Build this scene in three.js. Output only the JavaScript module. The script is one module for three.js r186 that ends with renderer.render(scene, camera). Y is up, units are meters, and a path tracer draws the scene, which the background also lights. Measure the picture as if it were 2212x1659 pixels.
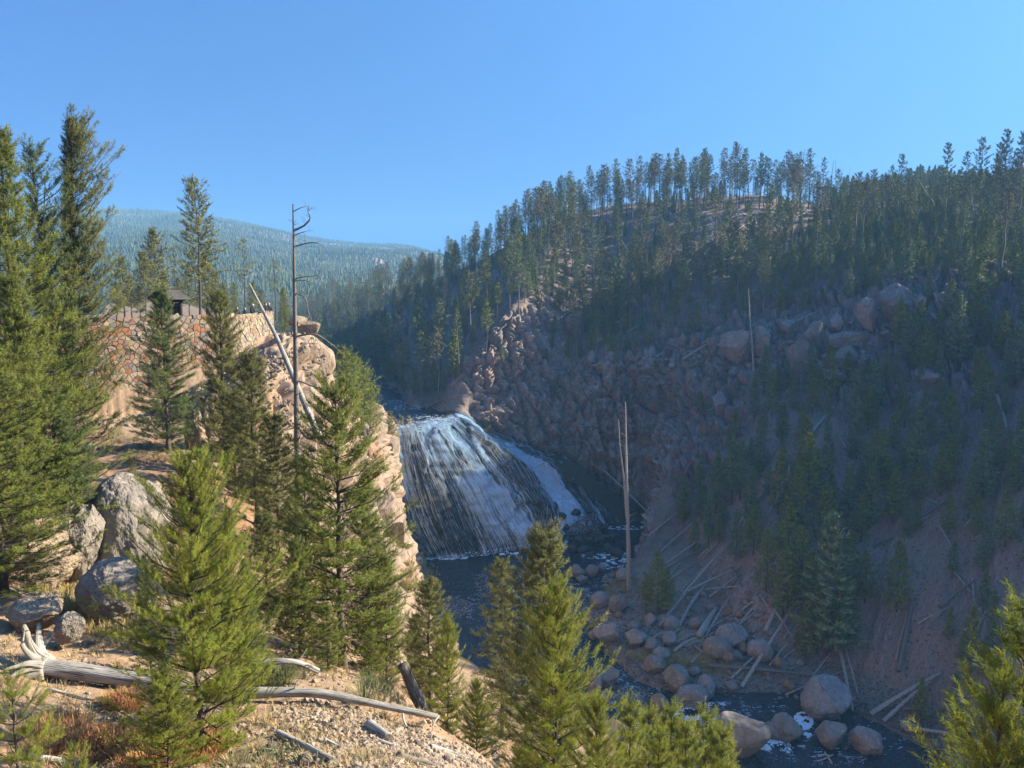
import * as THREE from 'three';
import { mergeGeometries, mergeVertices } from 'three/addons/utils/BufferGeometryUtils.js';
import { MarchingCubes } from 'three/addons/objects/MarchingCubes.js';

// ---------------------------------------------------------------- camera, sky, sun, haze, exposure
const scene = new THREE.Scene();
const FOC = 1609, CX = 1106, CY = 829.5, PITCH = 6.9 * Math.PI / 180;      // lens in units of a 2212 x 1659 frame
const camera = new THREE.PerspectiveCamera(2 * Math.atan(829.5 / FOC) * 180 / Math.PI, 4 / 3, 0.1, 9000);
camera.position.set(0, 0, 0); camera.rotation.x = -PITCH;
const SUN_AZ = 76 * Math.PI / 180, SUN_EL = 27 * Math.PI / 180;            // to the right of the view, a little ahead
const sunDir = new THREE.Vector3(Math.sin(SUN_AZ) * Math.cos(SUN_EL), Math.sin(SUN_EL), -Math.cos(SUN_AZ) * Math.cos(SUN_EL));
{
  const W = 512, H = 256, d = new Float32Array(W * H * 4);
  const zen = [0.005, 0.0245, 0.121], hor = [0.024, 0.064, 0.186], glow = [0.098, 0.235, 0.28];
  for (let j = 0; j < H; j++) for (let i = 0; i < W; i++) {
    const el = ((j + 0.5) / H - 0.5) * Math.PI, az = ((i + 0.5) / W - 0.5) * 2 * Math.PI;
    const y = Math.sin(el), c = Math.cos(el), x = c * Math.cos(az), z = c * Math.sin(az);
    const e = Math.max(0, el) / (Math.PI / 2), a = Math.exp(-e * 6), ang = Math.acos(Math.min(1, x * sunDir.x + y * sunDir.y + z * sunDir.z)), s = Math.exp(-ang / 0.75);
    for (let k = 0; k < 3; k++) d[(j * W + i) * 4 + k] = (zen[k] + (hor[k] - zen[k]) * a) * (0.9 + 1.0 * Math.cos(ang) ** 2) + glow[k] * s;
    d[(j * W + i) * 4 + 3] = 1;
  }
  const t = new THREE.DataTexture(d, W, H, THREE.RGBAFormat, THREE.FloatType);
  t.mapping = THREE.EquirectangularReflectionMapping; t.magFilter = THREE.LinearFilter; t.needsUpdate = true;
  scene.background = t; scene.environment = t;
}
const sun = new THREE.DirectionalLight(new THREE.Color().setRGB(1, 0.90, 0.70), 4.0);
sun.position.copy(sunDir).multiplyScalar(400); sun.castShadow = true; sun.shadow.radius = 1; sun.shadow.mapSize.set(4096, 4096);
Object.assign(sun.shadow.camera, { left: -350, right: 350, top: 350, bottom: -350, near: 1, far: 1200 });
sun.target.position.set(0, -20, -120); sun.position.add(sun.target.position); scene.add(sun, sun.target);
scene.fog = new THREE.FogExp2(new THREE.Color().setRGB(0.27, 0.60, 1.0), 0.00034);
const renderer = new THREE.WebGLRenderer({ antialias: true });
renderer.toneMapping = THREE.LinearToneMapping; renderer.toneMappingExposure = 4.15; renderer.shadowMap.enabled = true;

// ---------------------------------------------------------------- helpers
const V = (x, y, z) => new THREE.Vector3(x, y, z);
function rng(seed) { let s = (seed * 2654435761) >>> 0 || 1; return () => { s = (s + 0x6d2b79f5) | 0; let t = Math.imul(s ^ (s >>> 15), 1 | s); t = (t + Math.imul(t ^ (t >>> 7), 61 | t)) ^ t; return ((t ^ (t >>> 14)) >>> 0) / 4294967296; }; }
const lerp = (a, b, t) => a + (b - a) * t, clamp = (x, a = 0, b = 1) => Math.min(b, Math.max(a, x));
const smooth = (a, b, x) => { const t = clamp((x - a) / (b - a)); return t * t * (3 - 2 * t); };
const hash3 = (x, y, z) => { let h = Math.imul(x, 374761393) + Math.imul(y, 668265263) + Math.imul(z, 2147483647 ^ 0x5bd1e995); h = Math.imul(h ^ (h >>> 13), 1274126177); h = Math.imul(h ^ (h >>> 16), 2246822519); return ((h ^ (h >>> 15)) >>> 0) / 4294967296; };
const PERM = new Uint8Array(512); { const r = rng(99), p = [...Array(256).keys()]; for (let k = 255; k > 0; k--) { const j = Math.floor(r() * (k + 1)); [p[k], p[j]] = [p[j], p[k]]; } for (let k = 0; k < 512; k++) PERM[k] = p[k & 255]; }
const GRAD = (h, x, y, z) => { h &= 15; const u = h < 8 ? x : y, v = h < 4 ? y : h === 12 || h === 14 ? x : z; return (h & 1 ? -u : u) + (h & 2 ? -v : v); };
function noise(x, y, z) {                                                  // gradient noise, about -1..1
  let i = Math.floor(x), j = Math.floor(y), k = Math.floor(z); x -= i; y -= j; z -= k; i &= 255; j &= 255; k &= 255;
  const u = x * x * x * (x * (x * 6 - 15) + 10), v = y * y * y * (y * (y * 6 - 15) + 10), w = z * z * z * (z * (z * 6 - 15) + 10);
  const A = PERM[i] + j, AA = PERM[A] + k, AB = PERM[A + 1] + k, B = PERM[i + 1] + j, BA = PERM[B] + k, BB = PERM[B + 1] + k;
  const l = (t, a, b) => a + t * (b - a);
  return 1.25 * l(w, l(v, l(u, GRAD(PERM[AA], x, y, z), GRAD(PERM[BA], x - 1, y, z)), l(u, GRAD(PERM[AB], x, y - 1, z), GRAD(PERM[BB], x - 1, y - 1, z))),
    l(v, l(u, GRAD(PERM[AA + 1], x, y, z - 1), GRAD(PERM[BA + 1], x - 1, y, z - 1)), l(u, GRAD(PERM[AB + 1], x, y - 1, z - 1), GRAD(PERM[BB + 1], x - 1, y - 1, z - 1))));
}
function fbm(x, y, z, o = 4) { let a = 0, f = 1, s = 0.5; for (let k = 0; k < o; k++) { a += noise(x * f + k * 17.37, y * f + k * 3.71, z * f + k * 5.13) * s; const q = x * 0.8 + z * 0.6; z = z * 0.8 - x * 0.6; x = q; f *= 2.03; s *= 0.5; } return a; }
function worley(x, y, z) {                                                 // [F1, F2, id of the nearest cell]
  const i = Math.floor(x), j = Math.floor(y), k = Math.floor(z); let a = 9, b = 9, id = 0;
  for (let p = -1; p <= 1; p++) for (let q = -1; q <= 1; q++) for (let r = -1; r <= 1; r++) {
    const X = i + p, Y = j + q, Z = k + r, dx = X + hash3(X, Y, Z) - x, dy = Y + hash3(X + 91, Y, Z) - y, dz = Z + hash3(X, Y + 57, Z) - z, d = dx * dx + dy * dy + dz * dz;
    if (d < a) { b = a; a = d; id = hash3(X + 7, Y + 3, Z + 11); } else if (d < b) b = d;
  }
  return [Math.sqrt(a), Math.sqrt(b), id];
}
const SP = Math.sin(PITCH), CP = Math.cos(PITCH);
function at(px, py, Z) {                                                   // the point seen at a pixel, Z metres ahead
  const X = (px - CX) / FOC, Y = (py - CY) / FOC, t = Z / (CP - Y * SP);
  return V(X * t, (-Y * CP - SP) * t, -Z);
}
function onPlane(px, py, y) { const X = (px - CX) / FOC, Y = (py - CY) / FOC, t = y / (-Y * CP - SP); return V(X * t, y, -(CP - Y * SP) * t); }
function project(p) { const f = -p.y * SP - p.z * CP, u = p.y * CP - p.z * SP; return [CX + p.x / f * FOC, CY - u / f * FOC, -p.z]; }
const hermite = (p0, p1, p2, p3, t) => { const t2 = t * t, t3 = t2 * t; return 0.5 * (2 * p1 + (p2 - p0) * t + (2 * p0 - 5 * p1 + 4 * p2 - p3) * t2 + (3 * p1 - p0 - 3 * p2 + p3) * t3); };

const taken = new Map();
function numbered(n) { const k = taken.get(n) ?? 0; taken.set(n, k + 1); return k ? n + '_' + String(k).padStart(3, '0') : n; }
function shadows(o) { o.traverse((c) => { if (c.isMesh) { c.castShadow = true; c.receiveShadow = true; } }); return o; }
function top(o, name, label, category, group, kind) {
  o.name = numbered(name); if (label) o.userData.label = label; if (category) o.userData.category = category;
  if (group) o.userData.group = group; if (kind) o.userData.kind = kind;
  scene.add(shadows(o)); return o;
}
const structure = (o, name, label, category) => top(o, name, label, category, undefined, 'structure');
function part(name, geo, mat, parent) { const m = new THREE.Mesh(geo, mat); m.name = name; if (parent) parent.add(m); return m; }
function copyOf(proto, label, group) { const c = proto.clone(); return top(c, proto.userData.base, label ?? proto.userData.label, proto.userData.category, group ?? proto.userData.group); }

// mesh builder: positions, colours, uv, faces
class MB {
  constructor() { this.p = []; this.c = []; this.u = []; this.i = []; }
  get n() { return this.p.length / 3; }
  v(x, y, z, c, u = 0, w = 0) { this.p.push(x, y, z); if (c) this.c.push(c[0], c[1], c[2]); this.u.push(u, w); return this.n - 1; }
  tri(a, b, c) { this.i.push(a, b, c); }
  quad(a, b, c, d) { this.i.push(a, b, c, a, c, d); }
  geo(normals = true) {
    const g = new THREE.BufferGeometry();
    g.setAttribute('position', new THREE.Float32BufferAttribute(this.p, 3));
    g.setAttribute('uv', new THREE.Float32BufferAttribute(this.u, 2));
    if (this.c.length) g.setAttribute('color', new THREE.Float32BufferAttribute(this.c, 3));
    if (this.i.length) g.setIndex(this.i);
    if (normals) g.computeVertexNormals();
    return g;
  }
  // tapered tube through points with radii; uv in metres
  tube(pts, rad, sides, col, cap = true, wob = 0, r = Math.random) {
    const N = pts.length, start = this.n, T = V(), A = V(), B = V(); let len = 0; let ref = Math.abs(pts[1].clone().sub(pts[0]).normalize().y) > 0.9 ? V(1, 0, 0) : V(0, 1, 0);
    for (let k = 0; k < N; k++) {
      T.copy(pts[Math.min(N - 1, k + 1)]).sub(pts[Math.max(0, k - 1)]).normalize(); if (k) len += pts[k].distanceTo(pts[k - 1]);
      A.crossVectors(T, ref).normalize(); B.crossVectors(A, T).normalize();
      for (let s = 0; s <= sides; s++) {
        const a = s / sides * Math.PI * 2, q = rad[k] * (1 + wob * noise(Math.cos(a) * 1.7 + pts[0].x * 3, Math.sin(a) * 1.7 + pts[0].z * 3, len * 1.3));
        this.v(pts[k].x + (A.x * Math.cos(a) + B.x * Math.sin(a)) * q, pts[k].y + (A.y * Math.cos(a) + B.y * Math.sin(a)) * q, pts[k].z + (A.z * Math.cos(a) + B.z * Math.sin(a)) * q, col, s / sides * Math.max(0.2, rad[0] * 6.28), len);
      }
    }
    const w = sides + 1;
    for (let k = 0; k < N - 1; k++) for (let s = 0; s < sides; s++) this.quad(start + k * w + s, start + k * w + s + 1, start + (k + 1) * w + s + 1, start + (k + 1) * w + s);
    if (cap) for (const [k, f] of [[0, 1], [N - 1, 0]]) { const c = this.v(pts[k].x, pts[k].y, pts[k].z, col, 0, 0); for (let s = 0; s < sides; s++) { const a = start + k * w + s, b = a + 1; f ? this.tri(c, b, a) : this.tri(c, a, b); } }
  }
}

// ---------------------------------------------------------------- textures (grain only)
function tileNoise(seed) {                                                 // periodic gradient noise on [0,1) with an integer period, 0..1
  return (u, v, per) => { const x = u * per, y = v * per, i = Math.floor(x), j = Math.floor(y), a = x - i, b = y - j, s = a * a * a * (a * (a * 6 - 15) + 10), t = b * b * b * (b * (b * 6 - 15) + 10);
    const m = (k) => ((k % per) + per) % per, g = (p, q) => { const h = hash3(m(i + p), m(j + q), seed) * 6.2832; return Math.cos(h) * (a - p) + Math.sin(h) * (b - q); };
    return 0.5 + 0.72 * lerp(lerp(g(0, 0), g(1, 0), s), lerp(g(0, 1), g(1, 1), s), t); };
}
function makeTex(n, f, srgb, repeat = 1) {
  const d = new Uint8Array(n * n * 4);
  for (let j = 0; j < n; j++) for (let i = 0; i < n; i++) { const c = f(i / n, j / n), k = (j * n + i) * 4; for (let q = 0; q < 3; q++) d[k + q] = clamp(Array.isArray(c) ? c[q] : c) * 255; d[k + 3] = 255; }
  const t = new THREE.DataTexture(d, n, n); t.wrapS = t.wrapT = THREE.RepeatWrapping; t.magFilter = THREE.LinearFilter; t.minFilter = THREE.LinearMipmapLinearFilter; t.generateMipmaps = true;
  t.repeat.set(repeat, repeat); if (srgb) t.colorSpace = THREE.SRGBColorSpace; t.needsUpdate = true; return t;
}
const tn = tileNoise(5), tf = (u, v, p, o) => { let a = 0, s = 0.5, w = 0; for (let k = 0; k < o; k++) { a += tn(u + k * 0.13, v + k * 0.29, p << k) * s; w += s; s *= 0.55; } return a / w; };
const rockBump = makeTex(512, (u, v) => { const a = tf(u, v, 6, 6), b = Math.abs(tf(u, v, 9, 4) - 0.5) * 2; return 0.75 * a + 0.25 * Math.min(1, b * 3); }, false, 1 / 3.2);
const rockMap = makeTex(512, (u, v) => { const a = tf(u, v, 5, 6), b = tf(u + 0.4, v, 24, 3), l = smooth(0.63, 0.7, tf(u, v + 0.3, 11, 4)) * 0.12, g = 0.72 + 0.42 * (a - 0.5) + 0.22 * (b - 0.5); return [g + l + 0.03 * (b - 0.5), g + l, g + l]; }, true, 1 / 3.2);
const soilMap = makeTex(512, (u, v) => { const a = tf(u, v, 8, 6), b = tn(u, v, 128), c = tf(u, v + 0.5, 40, 3), g = 0.72 + 0.3 * (a - 0.5) + 0.22 * (c - 0.5) + (b > 0.86 ? 0.12 : b < 0.1 ? -0.16 : 0); return [g, g * (0.97 + 0.04 * a), g * (0.93 + 0.1 * c)]; }, true, 1 / 2.4);
const soilBump = makeTex(512, (u, v) => 0.75 * tf(u, v, 9, 6) + 0.25 * tn(u, v, 90), false, 1 / 2.4);
const woodMap = makeTex(512, (u, v) => { const a = tf(u, v * 0.06 + 0.5, 32, 4), c = tf(u, v, 3, 4), k = a < 0.36 ? -0.3 : 0, g = 0.72 + 0.5 * (a - 0.5) + 0.25 * (c - 0.5) + k; return [g, g * 0.985, g * 0.955]; }, true, 1);
const woodBump = makeTex(512, (u, v) => tf(u, v * 0.06 + 0.5, 32, 4), false, 1);
const barkMap = makeTex(256, (u, v) => { const a = tf(u, v * 0.5, 12, 4), g = 0.66 + 0.7 * (a - 0.5); return [g, g * 0.98, g * 0.95]; }, true, 2);
const barkBump = makeTex(256, (u, v) => tf(u, v * 0.5, 12, 4), false, 2);
const waterBump = makeTex(512, (u, v) => 0.55 * tf(u, v * 1, 8, 5) + 0.45 * tf(u + 0.2, v, 22, 3), false, 1 / 7);

// ---------------------------------------------------------------- materials
const mat = (o) => { const { rgb, ...r } = o; const m = new THREE.MeshStandardMaterial({ roughness: 0.95, metalness: 0, ...r }); if (rgb) m.color.setRGB(...rgb); return m; };
const M = {
  cliff: mat({ rgb: [2.4, 2.22, 2.12], vertexColors: true, map: rockMap, bumpMap: rockBump, bumpScale: 0.34 }),
  soil: mat({ rgb: [1.2, 1.15, 1.08], vertexColors: true, map: soilMap, bumpMap: soilBump, bumpScale: 0.05 }),
  rock: mat({ rgb: [0.40, 0.335, 0.275], map: rockMap, bumpMap: rockBump, bumpScale: 0.12 }),
  rockPink: mat({ rgb: [0.51, 0.41, 0.355], map: rockMap, bumpMap: rockBump, bumpScale: 0.12 }),
  rockOrange: mat({ rgb: [0.55, 0.31, 0.19], map: rockMap, bumpMap: rockBump, bumpScale: 0.12 }),
  rockRust: mat({ rgb: [0.51, 0.38, 0.315], map: rockMap, bumpMap: rockBump, bumpScale: 0.2 }),
  rockTan: mat({ rgb: [0.50, 0.37, 0.255], map: rockMap, bumpMap: rockBump, bumpScale: 0.15 }),
  rockGrey: mat({ rgb: [0.41, 0.40, 0.385], map: rockMap, bumpMap: rockBump, bumpScale: 0.12 }),
  rockWet: mat({ rgb: [0.042, 0.038, 0.036], map: rockMap, bumpMap: rockBump, bumpScale: 0.15, roughness: 0.5 }),
  fallRock: mat({ rgb: [1.2, 1.2, 1.2], vertexColors: true, map: rockMap, bumpMap: rockBump, bumpScale: 0.25, roughness: 0.55 }),
  water: mat({ rgb: [0.006, 0.013, 0.020], roughness: 0.09, bumpMap: waterBump, bumpScale: 0.34 }),
  foam: mat({ rgb: [0.68, 0.80, 0.89], roughness: 0.8, side: THREE.DoubleSide }),
  spray: mat({ rgb: [0.56, 0.71, 0.83], roughness: 0.8, side: THREE.DoubleSide }),
  wood: mat({ rgb: [0.66, 0.62, 0.56], map: woodMap, bumpMap: woodBump, bumpScale: 0.03 }),
  woodDark: mat({ rgb: [0.27, 0.23, 0.19], map: woodMap, bumpMap: woodBump, bumpScale: 0.03 }),
  bark: mat({ rgb: [0.20, 0.16, 0.125], map: barkMap, bumpMap: barkBump, bumpScale: 0.02 }),
  barkPale: mat({ rgb: [0.34, 0.27, 0.21], map: barkMap, bumpMap: barkBump, bumpScale: 0.02 }),
  barkGrey: mat({ rgb: [0.38, 0.34, 0.30], map: barkMap, bumpMap: barkBump, bumpScale: 0.02 }),
};
const needleMat = new THREE.MeshPhysicalMaterial({ roughness: 1.0, vertexColors: true, side: THREE.DoubleSide, transmission: 0.5, thickness: 0, specularIntensity: 0.4 });
const forestMat = mat({ vertexColors: true, side: THREE.DoubleSide, roughness: 0.9 });

// ---------------------------------------------------------------- terrain: the far bank, a loft through rails from the river up to the crest and beyond
// each column: foot, middle of the lower face, rim, middle of the upper slope, crest [px, py, metres ahead]
const cols = [
  [[640, 712, 430], [645, 706, 432], [650, 700, 436], [670, 680, 470], [690, 655, 560]],
  [[765, 772, 318], [768, 762, 320], [770, 745, 325], [775, 700, 370], [785, 648, 480]],
  [[850, 858, 191], [854, 838, 193], [860, 812, 197], [872, 735, 240], [900, 622, 400]],
  [[925, 888, 172], [935, 872, 174], [948, 846, 179], [962, 735, 215], [1000, 585, 340]],
  [[1000, 898, 162], [1003, 850, 166], [1012, 785, 173], [1062, 672, 195], [1090, 542, 310]],
  [[1135, 972, 167], [1122, 850, 171], [1108, 690, 179], [1165, 600, 206], [1200, 480, 300]],
  [[1235, 1000, 169], [1222, 905, 173], [1205, 795, 180], [1290, 640, 212], [1330, 452, 290]],
  [[1320, 1055, 169], [1326, 930, 173], [1338, 780, 179], [1420, 600, 212], [1480, 438, 275]],
  [[1400, 1145, 164], [1412, 950, 170], [1440, 742, 179], [1540, 570, 210], [1610, 432, 265]],
  [[1352, 1235, 135], [1440, 1090, 150], [1600, 692, 178], [1660, 560, 205], [1740, 452, 255]],
  [[1268, 1312, 119.5], [1480, 1165, 139], [1700, 688, 172], [1760, 560, 198], [1850, 458, 245]],
  [[1330, 1402, 104.7], [1545, 1275, 119], [1790, 665, 168], [1850, 560, 190], [1950, 470, 235]],
  [[1440, 1482, 96], [1610, 1400, 103.5], [1880, 650, 162], [1940, 560, 182], [2040, 474, 225]],
  [[1740, 1502, 95], [1790, 1425, 100.5], [1980, 640, 155], [2040, 560, 175], [2140, 478, 215]],
  [[1880, 1547, 90], [1930, 1482, 93.5], [2080, 622, 148], [2140, 560, 168], [2240, 482, 205]],
  [[2000, 1607, 84.4], [2050, 1535, 87.5], [2200, 640, 140], [2250, 570, 160], [2340, 484, 195]],
  [[2110, 1667, 79], [2150, 1598, 80.5], [2330, 660, 130], [2380, 580, 150], [2460, 492, 185]],
  [[2300, 1762, 72], [2340, 1700, 73], [2500, 715, 120], [2560, 640, 142], [2620, 560, 175]],
  [[2600, 1870, 65], [2640, 1800, 66], [2760, 780, 112], [2800, 720, 132], [2860, 640, 165]],
].map((c) => c.map((q) => at(...q)));
cols.push([V(78, -55, -40), V(82, -52, -41), V(132, -16, -60), V(152, -10, -66), V(182, -4, -76)], [V(78, -56, 20), V(82, -53, 20), V(138, -18, 14), V(158, -12, 12), V(192, -6, 10)]);  // unseen end columns, invented to shade the river, lowered to let the sun in
cols.forEach((c, k) => {
  const under = c[0].clone(); under.y -= 4; const away = V(c[0].x - c[2].x, 0, c[0].z - c[2].z).normalize(); under.addScaledVector(away, 4); c.unshift(under);
  const crest = c[5], back = V(crest.x - c[4].x, 0, crest.z - c[4].z).normalize(), s = smooth(7.5, 10, k);
  c.push(crest.clone().addScaledVector(back, 40).add(V(0, lerp(-3, 8, s), 0)), crest.clone().addScaledVector(back, 190).add(V(0, lerp(-40, 27, s), 0)), crest.clone().addScaledVector(back, 420).add(V(0, lerp(-60, 22, s), 0)));
});
const NS = 560, knots = [0, 5, 62, 150, 205, 275, 295, 330, 350], NT = knots[8] + 1;
const railAt = (k, s) => { const i = Math.min(cols.length - 2, Math.floor(s)), t = s - i, g = (n) => cols[clamp(n, 0, cols.length - 1)][k]; const a = g(i - 1), b = g(i), c = g(i + 1), d = g(i + 2); return V(hermite(a.x, b.x, c.x, d.x, t), hermite(a.y, b.y, c.y, d.y, t), hermite(a.z, b.z, c.z, d.z, t)); };
const sOf = (i) => { const u = i / (NS - 1); return u < 0.1 ? u / 0.1 * 2 : u < 0.9 ? 2 + (u - 0.1) / 0.8 * 15 : 17 + (u - 0.9) / 0.1 * 3; };   // most columns where the picture looks
const farP = new Float32Array(NS * NT * 3), farC = new Float32Array(NS * NT * 3), farU = new Float32Array(NS * NT * 2), farS = [];
{
  const u = V(), v = V();
  for (let i = 0; i < NS; i++) {
    const s = sOf(i), R = []; for (let k = 0; k < 9; k++) R.push(railAt(k, s)); farS.push(s);
    for (let k = 0; k < 8; k++) for (let j = knots[k]; j < knots[k + 1] + (k === 7 ? 1 : 0); j++) {
      const t = (j - knots[k]) / (knots[k + 1] - knots[k]), p = V().lerpVectors(R[k], R[k + 1], t);
      if (k >= 3 && k < 8) { const m = R[Math.max(2, k - 1)], n = R[Math.min(8, k + 2)]; p.set(hermite(m.x, R[k].x, R[k + 1].x, n.x, t), hermite(m.y, R[k].y, R[k + 1].y, n.y, t), hermite(m.z, R[k].z, R[k + 1].z, n.z, t)); }
      farP.set([p.x, p.y, p.z], (i * NT + j) * 3);
    }
  }
  // push the rock out and in along the surface normal
  const src = farP.slice(), P = (i, j, o) => o.fromArray(src, (clamp(i, 0, NS - 1) * NT + clamp(j, 0, NT - 1)) * 3);
  const a = V(), b = V(), n = V(), p = V();
  for (let i = 0; i < NS; i++) { let run = 0; for (let j = 0; j < NT; j++) {
    P(i, j, p); P(i + 3, j, a); P(i - 3, j, b); u.subVectors(a, b); P(i, j + 4, a); P(i, j - 4, b); v.subVectors(a, b); n.crossVectors(u, v).normalize(); if (n.y < 0 && Math.abs(n.y) > 0.2) n.negate();
    const s = farS[i], steep = 1 - Math.abs(n.y), rocky = smooth(0.32, 0.6, steep) * (1 - smooth(8.7, 10.2, s) * (1 - smooth(118, 140, j)) ) * (j > 4 ? 1 : 0) * (1 - smooth(160, 205, j));
    const band = smooth(6, 7, s) * (1 - smooth(14.2, 16, s)) * smooth(104, 128, j) * (1 - smooth(158, 174, j));
    const wallR = smooth(3.6, 4.2, s) * (1 - smooth(9.5, 10.7, s)) * smooth(58, 76, j) * (1 - smooth(148, 166, j));
    const r = Math.max(rocky, band * 0.9, wallR * 0.95), q = 0.16, low = fbm(p.x * 0.06, p.y * 0.06, p.z * 0.06, 3);
    const w1 = worley(p.x * 0.32 + low * 1.2, p.y * 0.055, p.z * 0.32), w2 = worley(p.x * 0.85, p.y * 0.17 + low, p.z * 0.85), fl = Math.abs(noise(p.x * 0.27 + low, p.y * 0.022, p.z * 0.27));
    const fl2 = Math.abs(noise(p.x * 0.75 + low * 2, p.y * 0.06, p.z * 0.75 + 4));
    let d = low * 4.0 * r + r * ((w1[2] - 0.5) * 1.6 - smooth(0.12, 0.0, w1[1] - w1[0]) * 1.5 - smooth(0.2, 0, fl) * 2.0 - smooth(0.18, 0, fl2) * 0.8 + (w2[2] - 0.5) * 1.1 - smooth(0.11, 0.0, w2[1] - w2[0]) * 0.75 + fbm(p.x * 0.9, p.y * 0.3, p.z * 0.9, 4) * 0.8);
    const ledge = noise(p.x * 0.05, p.y * 0.45, p.z * 0.05); d += r * 0.9 * smooth(0.1, 0.5, ledge);
    if (j > 5) d += (1 - r) * (fbm(p.x * 0.09, 0, p.z * 0.09, 4) * 1.6 + fbm(p.x * 0.45, p.y * 0.45, p.z * 0.45, 4) * 0.5) * smooth(4, 40, j);
    if (j > 8 && s > 8) d += (1 - r) * 0.55 * noise(s * 7 + 0.6 * low, j * 0.012, 4.4) * (1 - smooth(120, 150, j));
    p.addScaledVector(n, d); farP.set([p.x, p.y, p.z], (i * NT + j) * 3);
    if (j) run += Math.hypot(src[(i * NT + j) * 3] - src[(i * NT + j - 1) * 3], src[(i * NT + j) * 3 + 1] - src[(i * NT + j - 1) * 3 + 1], src[(i * NT + j) * 3 + 2] - src[(i * NT + j - 1) * 3 + 2]);
    farU.set([i * 0.62, run], (i * NT + j) * 2);
    const g1 = fbm(p.x * 0.12, p.y * 0.2, p.z * 0.12, 4), g2 = fbm(p.x * 0.35 + 9, p.y * 0.06, p.z * 0.35, 4), rust = smooth(0.08, 0.32, g2) * r;
    const rockC = [0.255 + 0.06 * g1, 0.212 + 0.05 * g1, 0.19 + 0.045 * g1], soilC = [0.225 + 0.05 * g1, 0.178 + 0.04 * g1, 0.148 + 0.035 * g1];
    const scree = smooth(10.5, 12, s) * smooth(18, 70, j) * (1 - smooth(100, 125, j)); soilC[0] += 0.05 * scree; soilC[1] += 0.036 * scree; soilC[2] += 0.03 * scree;
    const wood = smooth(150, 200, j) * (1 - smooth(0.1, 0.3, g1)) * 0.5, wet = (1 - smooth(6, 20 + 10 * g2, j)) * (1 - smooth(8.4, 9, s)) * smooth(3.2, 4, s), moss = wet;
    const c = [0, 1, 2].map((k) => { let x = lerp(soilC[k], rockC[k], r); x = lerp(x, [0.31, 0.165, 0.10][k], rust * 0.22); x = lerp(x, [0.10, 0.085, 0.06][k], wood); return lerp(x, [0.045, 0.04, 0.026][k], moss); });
    if (r > 0.4) { const st = 0.84 + 0.26 * w1[2] + 0.22 * noise(p.x * 0.7, p.y * 0.07, p.z * 0.7); for (let k = 0; k < 3; k++) c[k] *= st; }
    farC.set(c, (i * NT + j) * 3);
  } }
}
function gridGeo(P, C, U, n, m, flip) {
  const g = new THREE.BufferGeometry(); g.setAttribute('position', new THREE.BufferAttribute(P, 3)); if (C) g.setAttribute('color', new THREE.BufferAttribute(C, 3)); g.setAttribute('uv', new THREE.BufferAttribute(U, 2));
  const ix = []; for (let i = 0; i < n - 1; i++) for (let j = 0; j < m - 1; j++) { const a = i * m + j, b = a + 1, c = a + m, d = c + 1; flip ? ix.push(a, b, c, b, d, c) : ix.push(a, c, b, b, c, d); }
  g.setIndex(ix); g.computeVertexNormals(); return g;
}
const farGeo = gridGeo(farP, farC, farU, NS, NT, false);
structure(new THREE.Mesh(farGeo, M.cliff), 'canyon_hillside', 'pinkish rock cliff and shaded wooded slope across the river', 'hillside');
function farAt(s, j) {                                                     // point of that bank by column s and row j
  let lo = 0, hi = NS - 1; while (hi - lo > 1) { const m = (lo + hi) >> 1; farS[m] <= s ? lo = m : hi = m; }
  const f = clamp((s - farS[lo]) / (farS[hi] - farS[lo])), q = Math.min(NT - 2, Math.floor(j)), t = j - q, g = (i, k, c) => farP[(i * NT + k) * 3 + c];
  const r = [0, 1, 2].map((c) => lerp(lerp(g(lo, q, c), g(lo, q + 1, c), t), lerp(g(hi, q, c), g(hi, q + 1, c), t), f)); return V(...r);
}

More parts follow.
